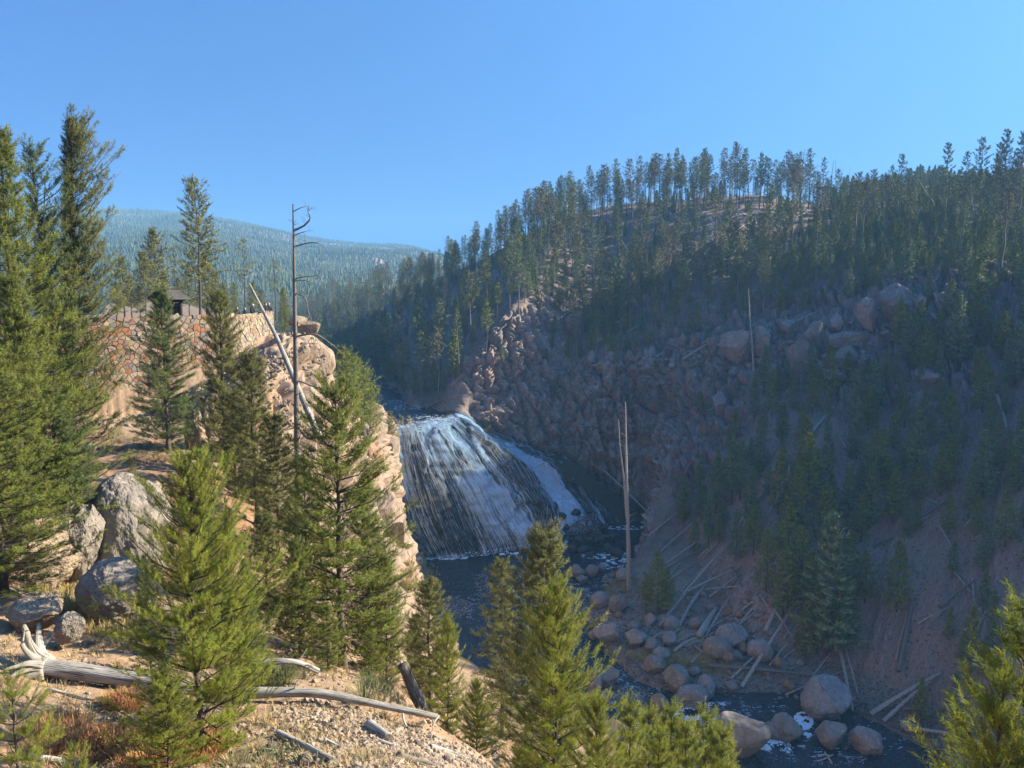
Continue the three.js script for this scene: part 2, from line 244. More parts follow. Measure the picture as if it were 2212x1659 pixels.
// ---------------------------------------------------------------- terrain: the near bank, cross-sections from left to right at growing distance
const X_ = (px, py, Z) => { const p = at(px, py, Z); return [p.x, p.y]; };
const slices = [
  [-12, [[-60, 6], [-30, 2], [-12, 0], [-3, -1.4], [3, -2.2], [10, -8], [30, -22], [72, -56], [80, -58]]],
  [0, [[-60, 3], [-30, 0.5], [-10, -1], [-3, -1.7], [2.5, -2.6], [10, -9.5], [30, -23], [70, -56], [80, -58]]],
  [5, [[-60, 0], [-25, -2], [-9, -3.6], [-3.5, -4.2], [1.5, -5.4], [10, -14], [30, -26], [70, -56], [80, -58]]],
  [9, [[-60, -2], [-25, -4], X_(0, 1620, 9), X_(450, 1690, 9), X_(960, 1720, 9), [5, -12], [16, -20], [68, -55], [78, -58]]],
  [11, [[-60, -3], [-25, -4.6], X_(0, 1520, 11), X_(450, 1590, 11), X_(960, 1630, 11), [4, -12], [14, -20.5], [66, -55], [76, -58]]],
  [13, [[-60, -3.5], [-25, -5], X_(0, 1432, 13), X_(450, 1500, 13), X_(930, 1545, 13), [3.4, -13], [12, -21], [66, -55], [76, -58]]],
  [16, [[-60, -4], [-25, -5.2], X_(0, 1300, 16), X_(340, 1375, 16), X_(860, 1512, 16), [3, -16], [11, -24], [65, -55], [75, -58]]],
  [20, [[-60, -4], [-25, -5.4], X_(0, 1190, 20), X_(260, 1290, 20), X_(760, 1430, 20), [3, -18.5], [10, -26], [64, -55], [74, -58]]],
  [26, [[-60, -4], [-28, -5.6], X_(0, 1075, 26), X_(300, 1085, 26), X_(600, 1230, 26), X_(870, 1500, 26), [9, -30], [62, -55], [72, -58]]],
  [34, [[-60, -4.5], [-30, -6.4], X_(0, 990, 34), X_(300, 985, 34), X_(540, 1040, 34), X_(800, 1340, 34), [-2, -24], [58, -55], [70, -58]]],
  [42, [[-60, -5], [-34, -6.6], X_(0, 935, 42), X_(300, 940, 42), X_(560, 960, 42), X_(740, 1180, 42), X_(905, 1490, 42), [54, -55], [66, -58]]],
  [50, [[-60, -5], [-36, -7], X_(180, 900, 50), X_(330, 880, 50), X_(600, 790, 50), X_(720, 1060, 50), [-5, -29], [48, -55], [60, -58]]],
  [60, [[-60, -4], [-36, -5], X_(470, 760, 60), X_(545, 725, 60), X_(690, 742, 60), X_(748, 1000, 60), [-6, -37], [42, -55], [54, -58]]],
  [72, [[-60, -3], [-40, -3.4], X_(520, 720, 72), X_(600, 735, 72), X_(695, 810, 72), X_(800, 1020, 72), [-9, -43], [32, -54.5], [44, -58]]],
  [86, [[-70, -3], [-45, -3.6], X_(560, 740, 86), X_(660, 820, 86), X_(750, 925, 86), X_(838, 1090, 86), [-9.5, -47], [14, -54], [30, -58]]],
  [104, [[-80, -3], [-50, -4.5], X_(620, 760, 104), X_(710, 870, 104), X_(815, 930, 104), X_(852, 1060, 104), [-14, -48], [-7.5, -53], [10, -58]]],
  [124, [[-90, -4], [-58, -7], X_(680, 780, 124), X_(780, 870, 124), X_(838, 915, 124), X_(858, 1090, 124), [-17, -49], [-11, -53], [4, -58]]],
  [142, [[-95, -5], [-62, -9], X_(720, 800, 142), X_(800, 868, 142), X_(838, 912, 142), X_(852, 1040, 142), [-19.5, -49], [-15, -54], [0, -58]]],
  [156, [[-100, -6], [-66, -11], X_(740, 820, 156), X_(800, 865, 156), X_(822, 893, 156), [-25.5, -30], [-24, -34], [-20, -42], [-10, -56]]],
  [180, [[-110, -6], [-70, -12], X_(745, 815, 180), X_(795, 848, 180), X_(812, 868, 180), [-30, -30], [-27, -34], [-22, -40], [-18, -42]]],
  [215, [[-120, -6], [-80, -12], [-58, -18], [-50, -23], [-45, -26], [-42, -30], [-38, -36], [-34, -40], [-28, -42]]],
  [300, [[-160, -4], [-120, -8], [-100, -14], [-90, -19], [-84, -23], [-78, -27], [-72, -32], [-66, -38], [-60, -40]]],
  [460, [[-240, 0], [-200, -6], [-176, -10], [-164, -14], [-156, -18], [-148, -22], [-140, -28], [-132, -34], [-120, -38]]],
];
const wallLine = [[-60, 31], [-46, 36.5], [-36, 41], [-30, 45], [-25.9, 48.8], [-22.8, 52.2], [-20.8, 55], [-19.8, 58.5], [-19.9, 62], [-24, 67], [-28, 78], [-34, 100], [-55, 145], [-70, 200]];
function behindWall(x, Z) { if (Z < 31) return -9; let k = 0; while (k < wallLine.length - 2 && wallLine[k + 1][1] < Z) k++; const a = wallLine[k], b = wallLine[k + 1], xw = lerp(a[0], b[0], clamp((Z - a[1]) / (b[1] - a[1]))); return (xw - x) * (Z < 54 ? 0.6 : 1); }
const rowsZ = []; { let z = -12; while (z < 5) { rowsZ.push(z); z += 1.2; } while (z < 460) { rowsZ.push(z); z += clamp(z * 0.0075, 0.085, 3.2); } rowsZ.push(460); }
const NR = rowsZ.length, NC = 300, uKnots = [0, 14, 40, 110, 165, 205, 250, 285, 299];
const nearH = new Float32Array(NR * NC * 2);                               // plain x, y before rock relief
for (let r = 0; r < NR; r++) {
  const Z = rowsZ[r]; let k = 0; while (k < slices.length - 2 && slices[k + 1][0] < Z) k++;
  const g = (n) => slices[clamp(n, 0, slices.length - 1)], a = g(k), b = g(k + 1), t = clamp((Z - a[0]) / (b[0] - a[0])), e = t * t * (3 - 2 * t) * 0.35 + t * 0.65;
  const pts = a[1].map((p, n) => [lerp(p[0], b[1][n][0], e), lerp(p[1], b[1][n][1], e)]);
  for (let q = 0; q < 8; q++) for (let c = uKnots[q]; c <= uKnots[q + 1]; c++) {
    const w = (c - uKnots[q]) / (uKnots[q + 1] - uKnots[q]), P = (n) => pts[clamp(n, 0, 8)];
    let x = lerp(pts[q][0], pts[q + 1][0], w), y = lerp(lerp(pts[q][1], pts[q + 1][1], w), hermite(P(q - 1)[1], P(q)[1], P(q + 1)[1], P(q + 2)[1], w), 0.6);
    nearH.set([x, y], (r * NC + c) * 2);
  }
}
function nearBase(x, Z) {
  let lo = 0, hi = NR - 1; Z = clamp(Z, -12, 459.9); while (hi - lo > 1) { const m = (lo + hi) >> 1; rowsZ[m] <= Z ? lo = m : hi = m; }
  const f = (r) => { let a = 0, b = NC - 1; while (b - a > 1) { const m = (a + b) >> 1; nearH[(r * NC + m) * 2] <= x ? a = m : b = m; } const x0 = nearH[(r * NC + a) * 2], x1 = nearH[(r * NC + b) * 2]; return lerp(nearH[(r * NC + a) * 2 + 1], nearH[(r * NC + b) * 2 + 1], clamp((x - x0) / (x1 - x0 || 1))); };
  return lerp(f(lo), f(hi), clamp((Z - rowsZ[lo]) / (rowsZ[hi] - rowsZ[lo])));
}
const TERRACE = -2.5;
function nearY(x, Z) {
  let y = nearBase(x, Z); const b = behindWall(x, Z);
  const d = fbm(x * 0.35, 0, Z * 0.35, 4) * 0.35 + fbm(x * 1.7, 3, Z * 1.7, 3) * 0.07;
  y += d * smooth(2, 8, Z) * (1 + smooth(25, 60, Z));
  if (b > -0.4) y = lerp(y, TERRACE + fbm(x * 0.1, 5, Z * 0.1, 2) * 0.3 * smooth(1, 6, b), smooth(-0.25, 0.25, b) * (1 - smooth(63, 69, Z)));
  return y;
}
const nearP = new Float32Array(NR * NC * 3), nearC = new Float32Array(NR * NC * 3), nearU = new Float32Array(NR * NC * 2);
for (let r = 0; r < NR; r++) { const Z = rowsZ[r]; let run = 0; for (let c = 0; c < NC; c++) {
  const x = nearH[(r * NC + c) * 2]; let y = nearY(x, Z), z = -Z, xx = x;
  const e = 0.5 + Z * 0.01, gx = (nearBase(x + e, Z) - nearBase(x - e, Z)) / (2 * e), gz = (nearBase(x, Z + e) - nearBase(x, Z - e)) / (2 * e), sl = Math.hypot(gx, gz), steep = smooth(0.85, 1.7, sl) * smooth(20, 30, Z) * (behindWall(x, Z) < -1 ? 1 : 0), crag = Math.max(steep, 0.55 * smooth(47, 53, Z) * (1 - smooth(84, 95, Z)) * smooth(-19.5, -17, x) * (behindWall(x, Z) < -1 ? 1 : 0));
  const low = fbm(x * 0.1, y * 0.1, Z * 0.1, 3), w1 = worley(x * 0.3 + low, y * 0.17, Z * 0.3), w2 = worley(x * 0.8, y * 0.5, Z * 0.8);
  if (crag > 0) { const d = crag * (low * 2.2 + (w1[2] - 0.5) * 2.0 - smooth(0.13, 0, w1[1] - w1[0]) * 1.4 + (w2[2] - 0.5) * 1.0 - smooth(0.11, 0, w2[1] - w2[0]) * 0.7 + fbm(x * 1.1, y * 0.6, Z * 1.1, 3) * 0.5), n = Math.hypot(gx, gz, 1); xx -= gx / n * d; z += gz / n * d; y += d / n; }
  nearP.set([xx, y, z], (r * NC + c) * 3);
  if (c) run += Math.hypot(xx - nearP[(r * NC + c - 1) * 3], y - nearP[(r * NC + c - 1) * 3 + 1]); nearU.set([run, Z * 1.15], (r * NC + c) * 2);
  const g1 = fbm(x * 0.4, 1, Z * 0.4, 4), g2 = fbm(x * 0.15 + 30, 2, Z * 0.15, 3), g3 = fbm(x * 1.6, 8, Z * 1.6, 3), knob = smooth(46, 52, Z) * (1 - smooth(70, 80, Z));
  const litter = clamp(smooth(-0.12, 0.22, g2 + 0.4 * g3) * smooth(18, 24, Z) * (1 - smooth(44, 50, Z)) + 0.75 * smooth(0.02, 0.3, g1 + 0.5 * g3 - 0.02) * (1 - smooth(15, 20, Z)));
  const slab = smooth(-7.2, -8.2, x) * smooth(15.5, 17, Z + g3 * 1.5) * (1 - smooth(19.5, 21, Z + g3)) * 0.9, grass = smooth(0.18, 0.4, fbm(x * 0.8, 4, Z * 0.8, 3)) * 0.5;
  const col = [0, 1, 2].map((k) => { let v = [0.52, 0.365, 0.24][k] * (1 + 0.25 * g1); v = lerp(v, [0.36, 0.185, 0.095][k], litter * 0.75); v = lerp(v, [0.47, 0.37, 0.20][k], grass); v = lerp(v, [0.56, 0.475, 0.36][k], slab); v = lerp(v, [0.44, 0.325, 0.24][k], knob * 0.8); v = lerp(v, [0.43, 0.325, 0.25][k] * (0.74 + 0.34 * w1[2] + 0.22 * w2[2]), crag); v = lerp(v, [0.20, 0.15, 0.09][k], smooth(85, 110, Z) * (1 - steep) * 0.6); return v; });
  nearC.set(col, (r * NC + c) * 3);
} }
const nearGeo = gridGeo(nearP, nearC, nearU, NR, NC, true);
structure(new THREE.Mesh(nearGeo, M.soil), 'near_bank_ground', 'sunlit tan gravel slope and rocky canyon bank', 'ground');

// ---------------------------------------------------------------- software depth of the terrain: what ground a pixel shows
const ZW = 1106, ZH = 830, zbuf = new Float32Array(ZW * ZH).fill(1e9);
function raster(g) {
  const p = g.attributes.position.array, ix = g.index.array, n = p.length / 3, sx = new Float32Array(n), sy = new Float32Array(n), sz = new Float32Array(n);
  for (let k = 0; k < n; k++) { const f = -p[k * 3 + 1] * SP - p[k * 3 + 2] * CP, u = p[k * 3 + 1] * CP - p[k * 3 + 2] * SP; sx[k] = (CX + p[k * 3] / f * FOC) / 2; sy[k] = (CY - u / f * FOC) / 2; sz[k] = f; }
  for (let t = 0; t < ix.length; t += 3) {
    const a = ix[t], b = ix[t + 1], c = ix[t + 2]; if (sz[a] < 1 || sz[b] < 1 || sz[c] < 1) continue;
    const x0 = Math.max(0, Math.floor(Math.min(sx[a], sx[b], sx[c]))), x1 = Math.min(ZW - 1, Math.ceil(Math.max(sx[a], sx[b], sx[c]))), y0 = Math.max(0, Math.floor(Math.min(sy[a], sy[b], sy[c]))), y1 = Math.min(ZH - 1, Math.ceil(Math.max(sy[a], sy[b], sy[c])));
    if (x0 > x1 || y0 > y1) continue; const D = (sx[b] - sx[a]) * (sy[c] - sy[a]) - (sx[c] - sx[a]) * (sy[b] - sy[a]); if (Math.abs(D) < 1e-9) continue;
    for (let y = y0; y <= y1; y++) for (let x = x0; x <= x1; x++) {
      const w1 = ((x - sx[a]) * (sy[c] - sy[a]) - (sx[c] - sx[a]) * (y - sy[a])) / D, w2 = ((sx[b] - sx[a]) * (y - sy[a]) - (x - sx[a]) * (sy[b] - sy[a])) / D, w0 = 1 - w1 - w2;
      if (w0 < -0.02 || w1 < -0.02 || w2 < -0.02) continue; const z = 1 / (w0 / sz[a] + w1 / sz[b] + w2 / sz[c]); if (z < zbuf[y * ZW + x]) zbuf[y * ZW + x] = z;
    }
  }
}
function ground(px, py) {                                                  // first ground seen at a pixel, or null
  const f = zbuf[clamp(Math.round(py / 2), 0, ZH - 1) * ZW + clamp(Math.round(px / 2), 0, ZW - 1)]; if (f > 1e8) return null;
  const X = (px - CX) / FOC, Y = (py - CY) / FOC; return V(X * f, (-Y * CP - SP) * f, (Y * SP - CP) * f);
}
raster(farGeo); raster(nearGeo);

// ---------------------------------------------------------------- river: the upper reach, the falls and the lower reach
function sheet(name, label, fn, n, m, material) {
  const P = new Float32Array(n * m * 3), U = new Float32Array(n * m * 2);
  for (let i = 0; i < n; i++) for (let j = 0; j < m; j++) { const p = fn(i / (n - 1), j / (m - 1)); P.set([p.x, p.y, p.z], (i * m + j) * 3); U.set([p.x, -p.z], (i * m + j) * 2); }
  const g = gridGeo(P, null, U, n, m, false); if (g.attributes.normal.getY(Math.floor(n * m / 2)) < 0) { const ix = g.index.array; for (let k = 0; k < ix.length; k += 3) { const t = ix[k]; ix[k] = ix[k + 1]; ix[k + 1] = t; } g.computeVertexNormals(); }
  const o = new THREE.Mesh(g, material); structure(o, name, label, 'water'); raster(g); return g;
}
const lowerY = (x, Z) => -52 - 2.3 * smooth(128, 76, Z) - 0.5 * smooth(20, 60, x);
sheet('river_pool', 'dark blue river and plunge pool below the falls', (u, v) => {
  const Z = lerp(52, 176, u), x = lerp(-26, 92, v); return V(x, lowerY(x, Z) + 0.05 * fbm(x * 0.7, 0, Z * 0.7, 3) + 0.10 * smooth(118, 92, Z) * fbm(x * 0.5, 7, Z * 0.5, 3), -Z);
}, 260, 240, M.water);
const lipL = at(843, 932, 150), lipR = at(1002, 897, 162);
sheet('upper_river', 'dark blue river running to the lip of the falls', (u, v) => {
  const a = V().lerpVectors(lipL, lipR, v * 1.1 - 0.05), q = u * u * 0.4 + u * 0.6, far = V(lerp(-95, -45, v), -20, lerp(-330, -345, v)), mid = V(lerp(-32, -27.5, v), -26.0, lerp(-196, -190, v));
  const A = V().lerpVectors(a, mid, q), B = V().lerpVectors(mid, far, q), p = V().lerpVectors(A, B, q); p.y += 0.08 * fbm(p.x * 0.8, 0, p.z * 0.8, 3); if (u === 0) p.y -= 0.3; return p;
}, 150, 50, M.water);
// falls: rails along the flow, left to right
const flow = [
  [[838, 928, 150.5], [844, 1000, 148.5], [856, 1100, 146], [876, 1165, 144], [905, 1212, 141.5]],
  [[858, 927, 151], [866, 990, 149], [882, 1080, 146.5], [905, 1150, 144.2], [935, 1207, 142]],
  [[890, 920, 152.5], [905, 960, 151], [932, 1040, 148.3], [962, 1120, 145.6], [1000, 1200, 143]],
  [[930, 912, 155], [965, 955, 153.2], [1010, 1030, 150.3], [1052, 1110, 147.5], [1090, 1188, 145]],
  [[972, 906, 157.5], [1022, 950, 156], [1078, 1025, 153], [1128, 1105, 150], [1166, 1174, 147]],
  [[984, 902, 159], [1046, 952, 158], [1108, 1008, 156], [1165, 1086, 153.5], [1196, 1165, 150.5]],
  [[992, 900, 160], [1072, 960, 160.5], [1140, 1000, 160], [1196, 1066, 158.5], [1222, 1158, 154.5]],
  [[998, 898, 161], [1112, 968, 163.5], [1190, 1008, 164], [1246, 1070, 163], [1282, 1142, 160]],
  [[1002, 895, 162], [1138, 970, 167], [1225, 1004, 168.5], [1296, 1062, 169], [1352, 1132, 166.5]],
  [[1004, 892, 164], [1142, 966, 169], [1238, 994, 171], [1318, 1044, 172.5], [1402, 1142, 169]],
].map((r) => r.map((q) => at(...q)));
flow.forEach((r) => { const b = r[4].clone(); b.y = Math.min(b.y, -52) - 3; b.addScaledVector(V(b.x - r[3].x, 0, b.z - r[3].z).normalize(), 1.0); r.push(b); r.unshift(r[0].clone().add(V(-3.5, 0.15 - 0.6, -6))); });
function flowBase(a, v) {                                                  // a across 0..9, v down 0..6
  const i = Math.min(8, Math.floor(a)), f = a - i, k = Math.min(5, Math.floor(v)), t = v - k, R = (n) => { const r = flow[clamp(n, 0, 9)], g = (m) => r[clamp(m, 0, 6)]; return V(hermite(g(k - 1).x, g(k).x, g(k + 1).x, g(k + 2).x, t), hermite(g(k - 1).y, g(k).y, g(k + 1).y, g(k + 2).y, t), hermite(g(k - 1).z, g(k).z, g(k + 1).z, g(k + 2).z, t)); };
  const A = R(i - 1), B = R(i), C = R(i + 1), D = R(i + 2); return V(hermite(A.x, B.x, C.x, D.x, f), hermite(A.y, B.y, C.y, D.y, f), hermite(A.z, B.z, C.z, D.z, f));
}
// how much of the falling water is white with air: broad veils, split into strands, none on the dry rib and the dark block
function white(a, v) {
  const w = 0.22 * noise(v * 0.7, a * 0.8, 5.5), veil = 0.5 + 0.75 * noise((a + w * 0.4) * 1.35 - 0.16 * v, v * 0.16, 2.2), str = 0.5 + 0.7 * noise((a + w * 0.15) * 7.5, v * 0.32, 8.8), hair = 0.5 + 0.7 * noise(a * 24 + w, v * 0.7, 6.1);
  let d = smooth(0.33, 0.92, veil * 0.62 + str * 0.38 + (hair - 0.5) * (0.10 + 0.5 * smooth(-0.3, 0.4, noise(a * 2.7, v * 0.5, 13.3))));
  if (a < 4.75) { d = d * (1.25 - 0.17 * v) + 0.6 * smooth(0.34, 0, Math.abs(a - 2.45 - 0.12 * v)) * str + 0.42 * smooth(0.4, 0, Math.abs(a - 3.9)) * str; d *= (0.55 + 0.45 * smooth(0.2, 1.2, a)) * (1 - 0.75 * smooth(0.08, 0.4, noise(a * 2.2 + 0.3 * v, v * 1.0, 31.3)) * smooth(1.4, 2, v)); d *= 1 - 0.93 * smooth(1.5, 1.65, a) * (1 - smooth(2.05, 2.25, a)) * smooth(3.1, 3.4, v) * (1 - smooth(4.6, 5, v)); d *= 1 - smooth(4.45, 4.75, a + 0.15 * noise(v * 2, 1, 1)); }
  else if (a < 5.75) d = 0.5 * smooth(0.72, 0.95, str + 0.2 * (hair - 0.5)) * 0.5;
  else if (a < 6.95) { const c = Math.abs(a - 6.32 - 0.12 * noise(v * 1.6, 3, 3)), e = smooth(0.66, 0.34, c + 0.18 * (hair - 0.5)); d = e * (0.34 + 0.75 * smooth(-0.35, 0.45, noise(a * 11, v * 5, 2.3) + 0.55 * noise(a * 27, v * 13, 4.7))); }
  else d = 0.75 * smooth(0.62, 0.95, str * 0.7 + hair * 0.35) * (v < 2.6 ? 0.9 : 0.7) * (a > 8.5 ? 0.2 : 1);
  return clamp(d);
}
const FA = 560, FV = 260, fallP = new Float32Array(FA * FV * 3), fallC = new Float32Array(FA * FV * 3), fallU = new Float32Array(FA * FV * 2), fallN = [];
{
  const base = []; for (let i = 0; i < FA; i++) for (let j = 0; j < FV; j++) base.push(flowBase(i / (FA - 1) * 9, j / (FV - 1) * 6));
  for (let i = 0; i < FA; i++) for (let j = 0; j < FV; j++) {
    const p = base[i * FV + j].clone(), u = base[Math.min(FA - 1, i + 4) * FV + j].clone().sub(base[Math.max(0, i - 4) * FV + j]), v = base[i * FV + Math.min(FV - 1, j + 4)].clone().sub(base[i * FV + Math.max(0, j - 4)]), n = V().crossVectors(v, u).normalize(); if (n.y < 0) n.negate();
    const a = i / (FA - 1) * 9, vv = j / (FV - 1) * 6, on = smooth(0.8, 1.5, vv), low = fbm(p.x * 0.13, p.y * 0.13, p.z * 0.13, 3);
    const w = worley(p.x * 0.22 + low, p.y * 0.13, p.z * 0.22), st = (p.y + low * 4 + w[2] * 5) * 0.42, tread = st - Math.floor(st), step = (tread < 0.72 ? tread / 0.72 : 1 - (tread - 0.72) / 0.28);
    let d = on * (low * 2.0 + (w[2] - 0.5) * 1.2 - smooth(0.12, 0, w[1] - w[0]) * 0.2 - step * 0.32 + fbm(p.x * 0.5, p.y * 0.5, p.z * 0.5, 3) * 0.35) * (a > 5.2 && a < 7.2 ? 0.75 : 1); d += on * 0.22 * noise(p.x * 1.6, p.y * 1.6, p.z * 1.6) * smooth(5.6, 5.8, a) * (1 - smooth(6.9, 7.1, a));
    d += on * 1.4 * smooth(4.2, 5, a) * (1 - smooth(5.1, 5.9, a)) * smooth(1.5, 2.6, vv);                        // the dry rib between the two streams
    d += on * 1.6 * smooth(2.9, 3.3, vv) * (1 - smooth(4.4, 5, vv)) * smooth(1.6, 1.8, a) * (1 - smooth(2.15, 2.3, a));   // dark block in the lower veil
    p.addScaledVector(n, d); fallP.set([p.x, p.y, p.z], (i * FV + j) * 3); fallU.set([a * 5, vv * 6], (i * FV + j) * 2); fallN.push(n);
    const g = fbm(p.x * 0.4, p.y * 0.4, p.z * 0.4, 4), wh = clamp(white(a, vv) + 0.35 * smooth(0.72, 0.95, tread) * smooth(0.15, 0.5, white(a, vv))) * on; fallC.set([0, 1, 2].map((k) => lerp([0.034 + 0.022 * g, 0.032 + 0.018 * g, 0.032 + 0.014 * g][k], [0.54, 0.69, 0.81][k], smooth(0.12, 0.8, wh) * 0.9)), (i * FV + j) * 3);
  }
}
const fallGeo = gridGeo(fallP, fallC, fallU, FA, FV, true); raster(fallGeo);
const fallPt = (a, v, off) => { const x = clamp(a / 9) * (FA - 1), y = clamp(v / 6) * (FV - 1), i = Math.min(FA - 2, Math.floor(x)), j = Math.min(FV - 2, Math.floor(y)), f = x - i, t = y - j, g = (m, n, c) => fallP[(m * FV + n) * 3 + c], q = [0, 1, 2].map((c) => lerp(lerp(g(i, j, c), g(i, j + 1, c), t), lerp(g(i + 1, j, c), g(i + 1, j + 1, c), t), f)); return V(...q).addScaledVector(fallN[i * FV + j], off); };
const falls = new THREE.Group();
part('wet_rock_face', fallGeo, M.fallRock, falls);
{
  // thin falling threads of white water; where they are dense the stream is white
  const R = rng(77), wt = new MB(), sp = new MB();
  const dens = (a, v) => 0.04 + 1.05 * white(a, v);
  for (let k = 0; k < 60000; k++) {
    const a0 = R() * 9.0, v0 = 0.8 + R() * 4.2; if (R() > dens(a0, v0)) continue;
    const len = 0.15 + 0.6 * R() * R(), m = 6, mb = R() < 0.55 ? wt : sp, w = (0.010 + 0.034 * R() * R()) * (a0 > 5.75 && a0 < 6.85 ? 1.8 : 1), s = mb.n, ph = R() * 9, off = 0.06 + 0.2 * R(); let cnt = 0;
    for (let q = 0; q <= m; q++) {
      const vv = Math.min(v0 + len * q / m, 5.06), a = a0 + 0.02 * noise(vv * 1.2, ph, 1), p = fallPt(a, vv, off), ww = w * (q === 0 || q === m ? 0.25 : 1);
      mb.v(p.x - ww * 0.8, p.y, p.z - ww * 0.35); mb.v(p.x + ww * 0.8, p.y, p.z + ww * 0.35); cnt++;
      if (q) mb.quad(s + q * 2 - 2, s + q * 2 - 1, s + q * 2 + 1, s + q * 2);
    }
  }
  // froth: lumps of foam thrown up in the chute, on the lip and where the water lands
  const lump = (p, q) => { const n = 5, c = wt.n, h = q * (0.5 + 0.6 * R()); wt.v(p.x, p.y + h, p.z); for (let k = 0; k < n; k++) { const t = k / n * 6.283 + R(), r = q * (0.5 + 0.8 * R()); wt.v(p.x + Math.cos(t) * r, p.y + (R() - 0.5) * q * 0.7, p.z + Math.sin(t) * r); } for (let k = 0; k < n; k++) wt.tri(c, c + 1 + (k + 1) % n, c + 1 + k); };
  for (let k = 0; k < 9000; k++) { const a = 5.75 + 1.2 * R(), v = 0.9 + 4.15 * R(); if (R() < white(a, v) * 0.75) lump(fallPt(a, v, 0.05 + 0.15 * R()), 0.05 + 0.17 * R() * R()); }
  for (let k = 0; k < 3800; k++) { const a = 0.5 + 6.6 * R(), v = 4.93 + 0.16 * R(); if (R() < 0.25 + white(a, 4.9)) { const p = fallPt(a, v, 0.1 + 0.5 * R() * R()); p.y = Math.max(p.y, -52 + 0.05); lump(p, 0.05 + 0.16 * R() * R()); } }
  for (let k = 0; k < 2600; k++) { const a = 0.6 + 5.6 * R(), v = 0.95 + 0.5 * R(); if (R() < white(a, v)) lump(fallPt(a, v, 0.06), 0.04 + 0.1 * R() * R()); }
  part('white_water', wt.geo(false), M.foam, falls).userData.kind = 'stuff'; part('water_veil', sp.geo(false), M.spray, falls).userData.kind = 'stuff';
}
top(falls, 'waterfall', 'white waterfall fanning over dark wet rock into the pool', 'waterfall');

// ---------------------------------------------------------------- pines
const GREEN = { lime: [0.190, 0.215, 0.016], leaf: [0.155, 0.180, 0.020], olive: [0.155, 0.160, 0.034], dark: [0.100, 0.135, 0.026], shade: [0.135, 0.178, 0.066] };
